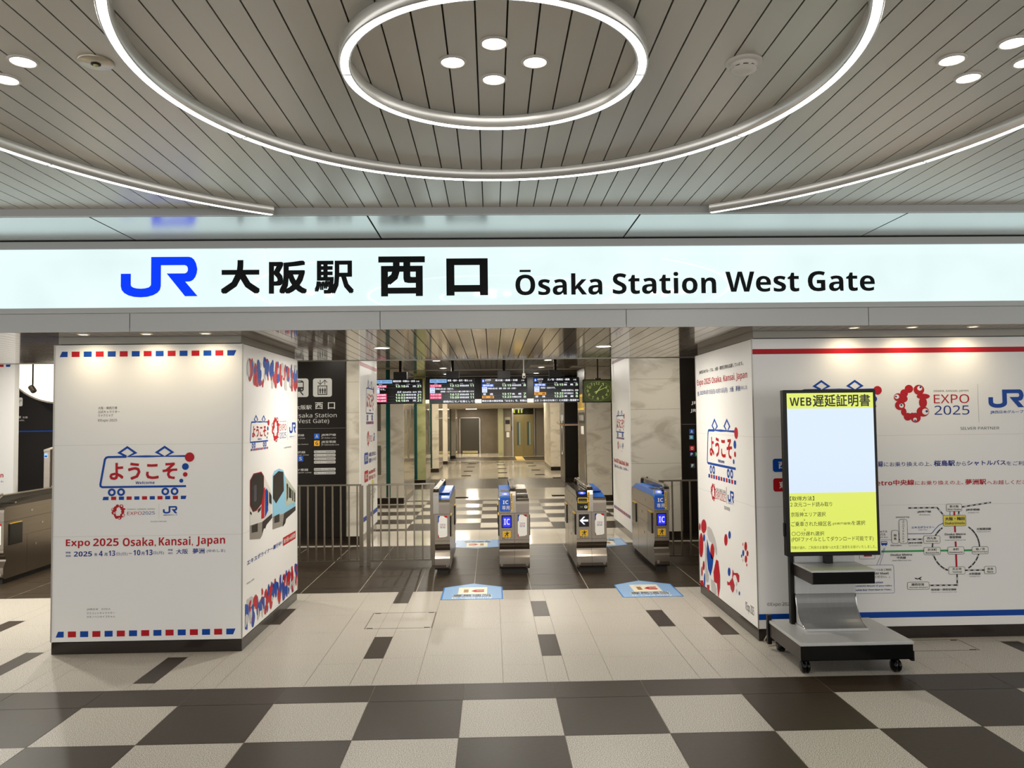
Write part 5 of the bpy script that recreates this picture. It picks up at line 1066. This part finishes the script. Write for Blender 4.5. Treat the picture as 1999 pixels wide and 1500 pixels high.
board('departure board nearest the clock, platforms 5 and 6', 1042, 1130.5, 736.5, 786.5, 0, (1072, 1096), [('b', '新快速', '13:15', '姫　路', '5'), ('m', '・西明石・加古川です。', '新快速 姫路行は、西明', '', ''), ('o', '快　速', '13:22', '神戸方面加古川', '5'), ('k', '普　通', '13:23', '須　磨', '6')], ('三ノ宮・西明石・姫路', 'JR神戸線', 'Kobe Line'), None, '土日（一部の日を除く）に大阪駅～尾道駅で')
YK = 13.55; p0, p1 = on(1, YK, 1138, 786.5), on(1, YK, 1195.5, 740.5); x0, x1, z0, z1 = p0.x, p1.x, p0.z, p1.z
t = thing('station_clock', 'square hanging clock with dark green face and yellow numerals', 'clock', ((x0+x1)/2, YK, z0))
a = MB(); a.box(x0, x1, YK, YK+.1, z0, z1, mat('clock_case', '#1d1711', .35), .006); a.build('case', t)
a = MB(); xc = (x0+x1)/2; a.tube([(xc+.01, YK+.05, z1), (xc+.01, YK+.05, Z3+.003)], .012, mat('clock_case'), 10); a.box(xc-.04, xc+.06, YK+.02, YK+.08, z1, z1+.02, mat('clock_case')); a.build('hanging_rod', t)
ink = Ink(plane_y(YK), None, .003, .0015); cy_ = (z0+z1)/2; CG = mat('clock_face_green', '#3c4622', .3, 0, .22, '#6a7434', spec=.2); CN = mat('clock_numeral', '#c9d08a', .4, 0, .55, '#cdd47c')
hw, hh = (x1-x0)/2*.93, (z1-z0)/2*.9
ink.rrect(xc-hw, cy_-hh, xc+hw, cy_+hh, .12, CG); ink.build('clock_face', t)
ink = Ink(plane_y(YK), None, .006, .0015)
for h in range(1, 13):
    an = math.radians(30*h); nx, nz = xc+.72*hw*math.sin(an), cy_+.72*hh*math.cos(an); s = str(h); w = .017*len(s)
    ink.text(s, nx-w, nz-.022, nx+w, nz+.022, CN, .0)
for k in range(60):
    an = math.radians(6*k); ink.ell(xc+.92*hw*math.sin(an), cy_+.92*hh*math.cos(an), .0035, .0035, CN, 0, 6)
ink.build('numeral', t)
def hand(an, L, w, k):
    ink = Ink(plane_y(YK), None, .008+.002*k, .001); an = math.radians(an); d = (math.sin(an), math.cos(an)); n_ = (d[1], -d[0])
    ink.uvpoly([(xc-d[0]*.06-n_[0]*w, cy_-d[1]*.06-n_[1]*w), (xc-d[0]*.06+n_[0]*w, cy_-d[1]*.06+n_[1]*w), (xc+d[0]*L+n_[0]*w*.5, cy_+d[1]*L+n_[1]*w*.5), (xc+d[0]*L-n_[0]*w*.5, cy_+d[1]*L-n_[1]*w*.5)], CN); ink.build('hand', t)
hand(36, .12, .008, 0); hand(67, .17, .006, 1)
p = on(1, 13.2, 1022.5, 733); t = thing('security_camera', 'small white camera hanging on a pole between departure boards', 'camera', (p.x, 13.2, p.z))
a = MB(); a.tube([(p.x, 13.2, p.z), (p.x, 13.2, Z3+.003)], .011, FLANGE, 10); a.lathe([(.03, 0), (.03, -.02)], (p.x, 13.2, Z3), FLANGE, 20); a.build('pole', t)
a = MB(); a.box(p.x-.024, p.x+.024, 13.12, 13.24, p.z-.05, p.z+.03, FLANGE, .006); a.box(p.x-.013, p.x+.013, 13.116, 13.122, p.z-.04, p.z-.015, BLKG); a.build('camera_body', t)
for (px, py, lb) in ((1061, 714.5, 'flat ceiling vent left of the clock rod'), (1140, 716, 'flat ceiling vent just before the clock rod')):
    p = on(2, Z3, px, py); a = MB()
    for k in range(7): a.box(p.x-.26, p.x+.26, p.y-.28+.09*k, p.y-.24+.09*k, Z3-.006, Z3+.001, mat('vent_grey', '#a39b8e', .4))
    a.box(p.x-.28, p.x-.26, p.y-.3, p.y+.3, Z3-.006, Z3+.001, mat('vent_grey')); a.box(p.x+.26, p.x+.28, p.y-.3, p.y+.3, Z3-.006, Z3+.001, mat('vent_grey')); a.build('ceiling_vent', label=lb, cat='vent', group='ceiling vents of the ticket hall')
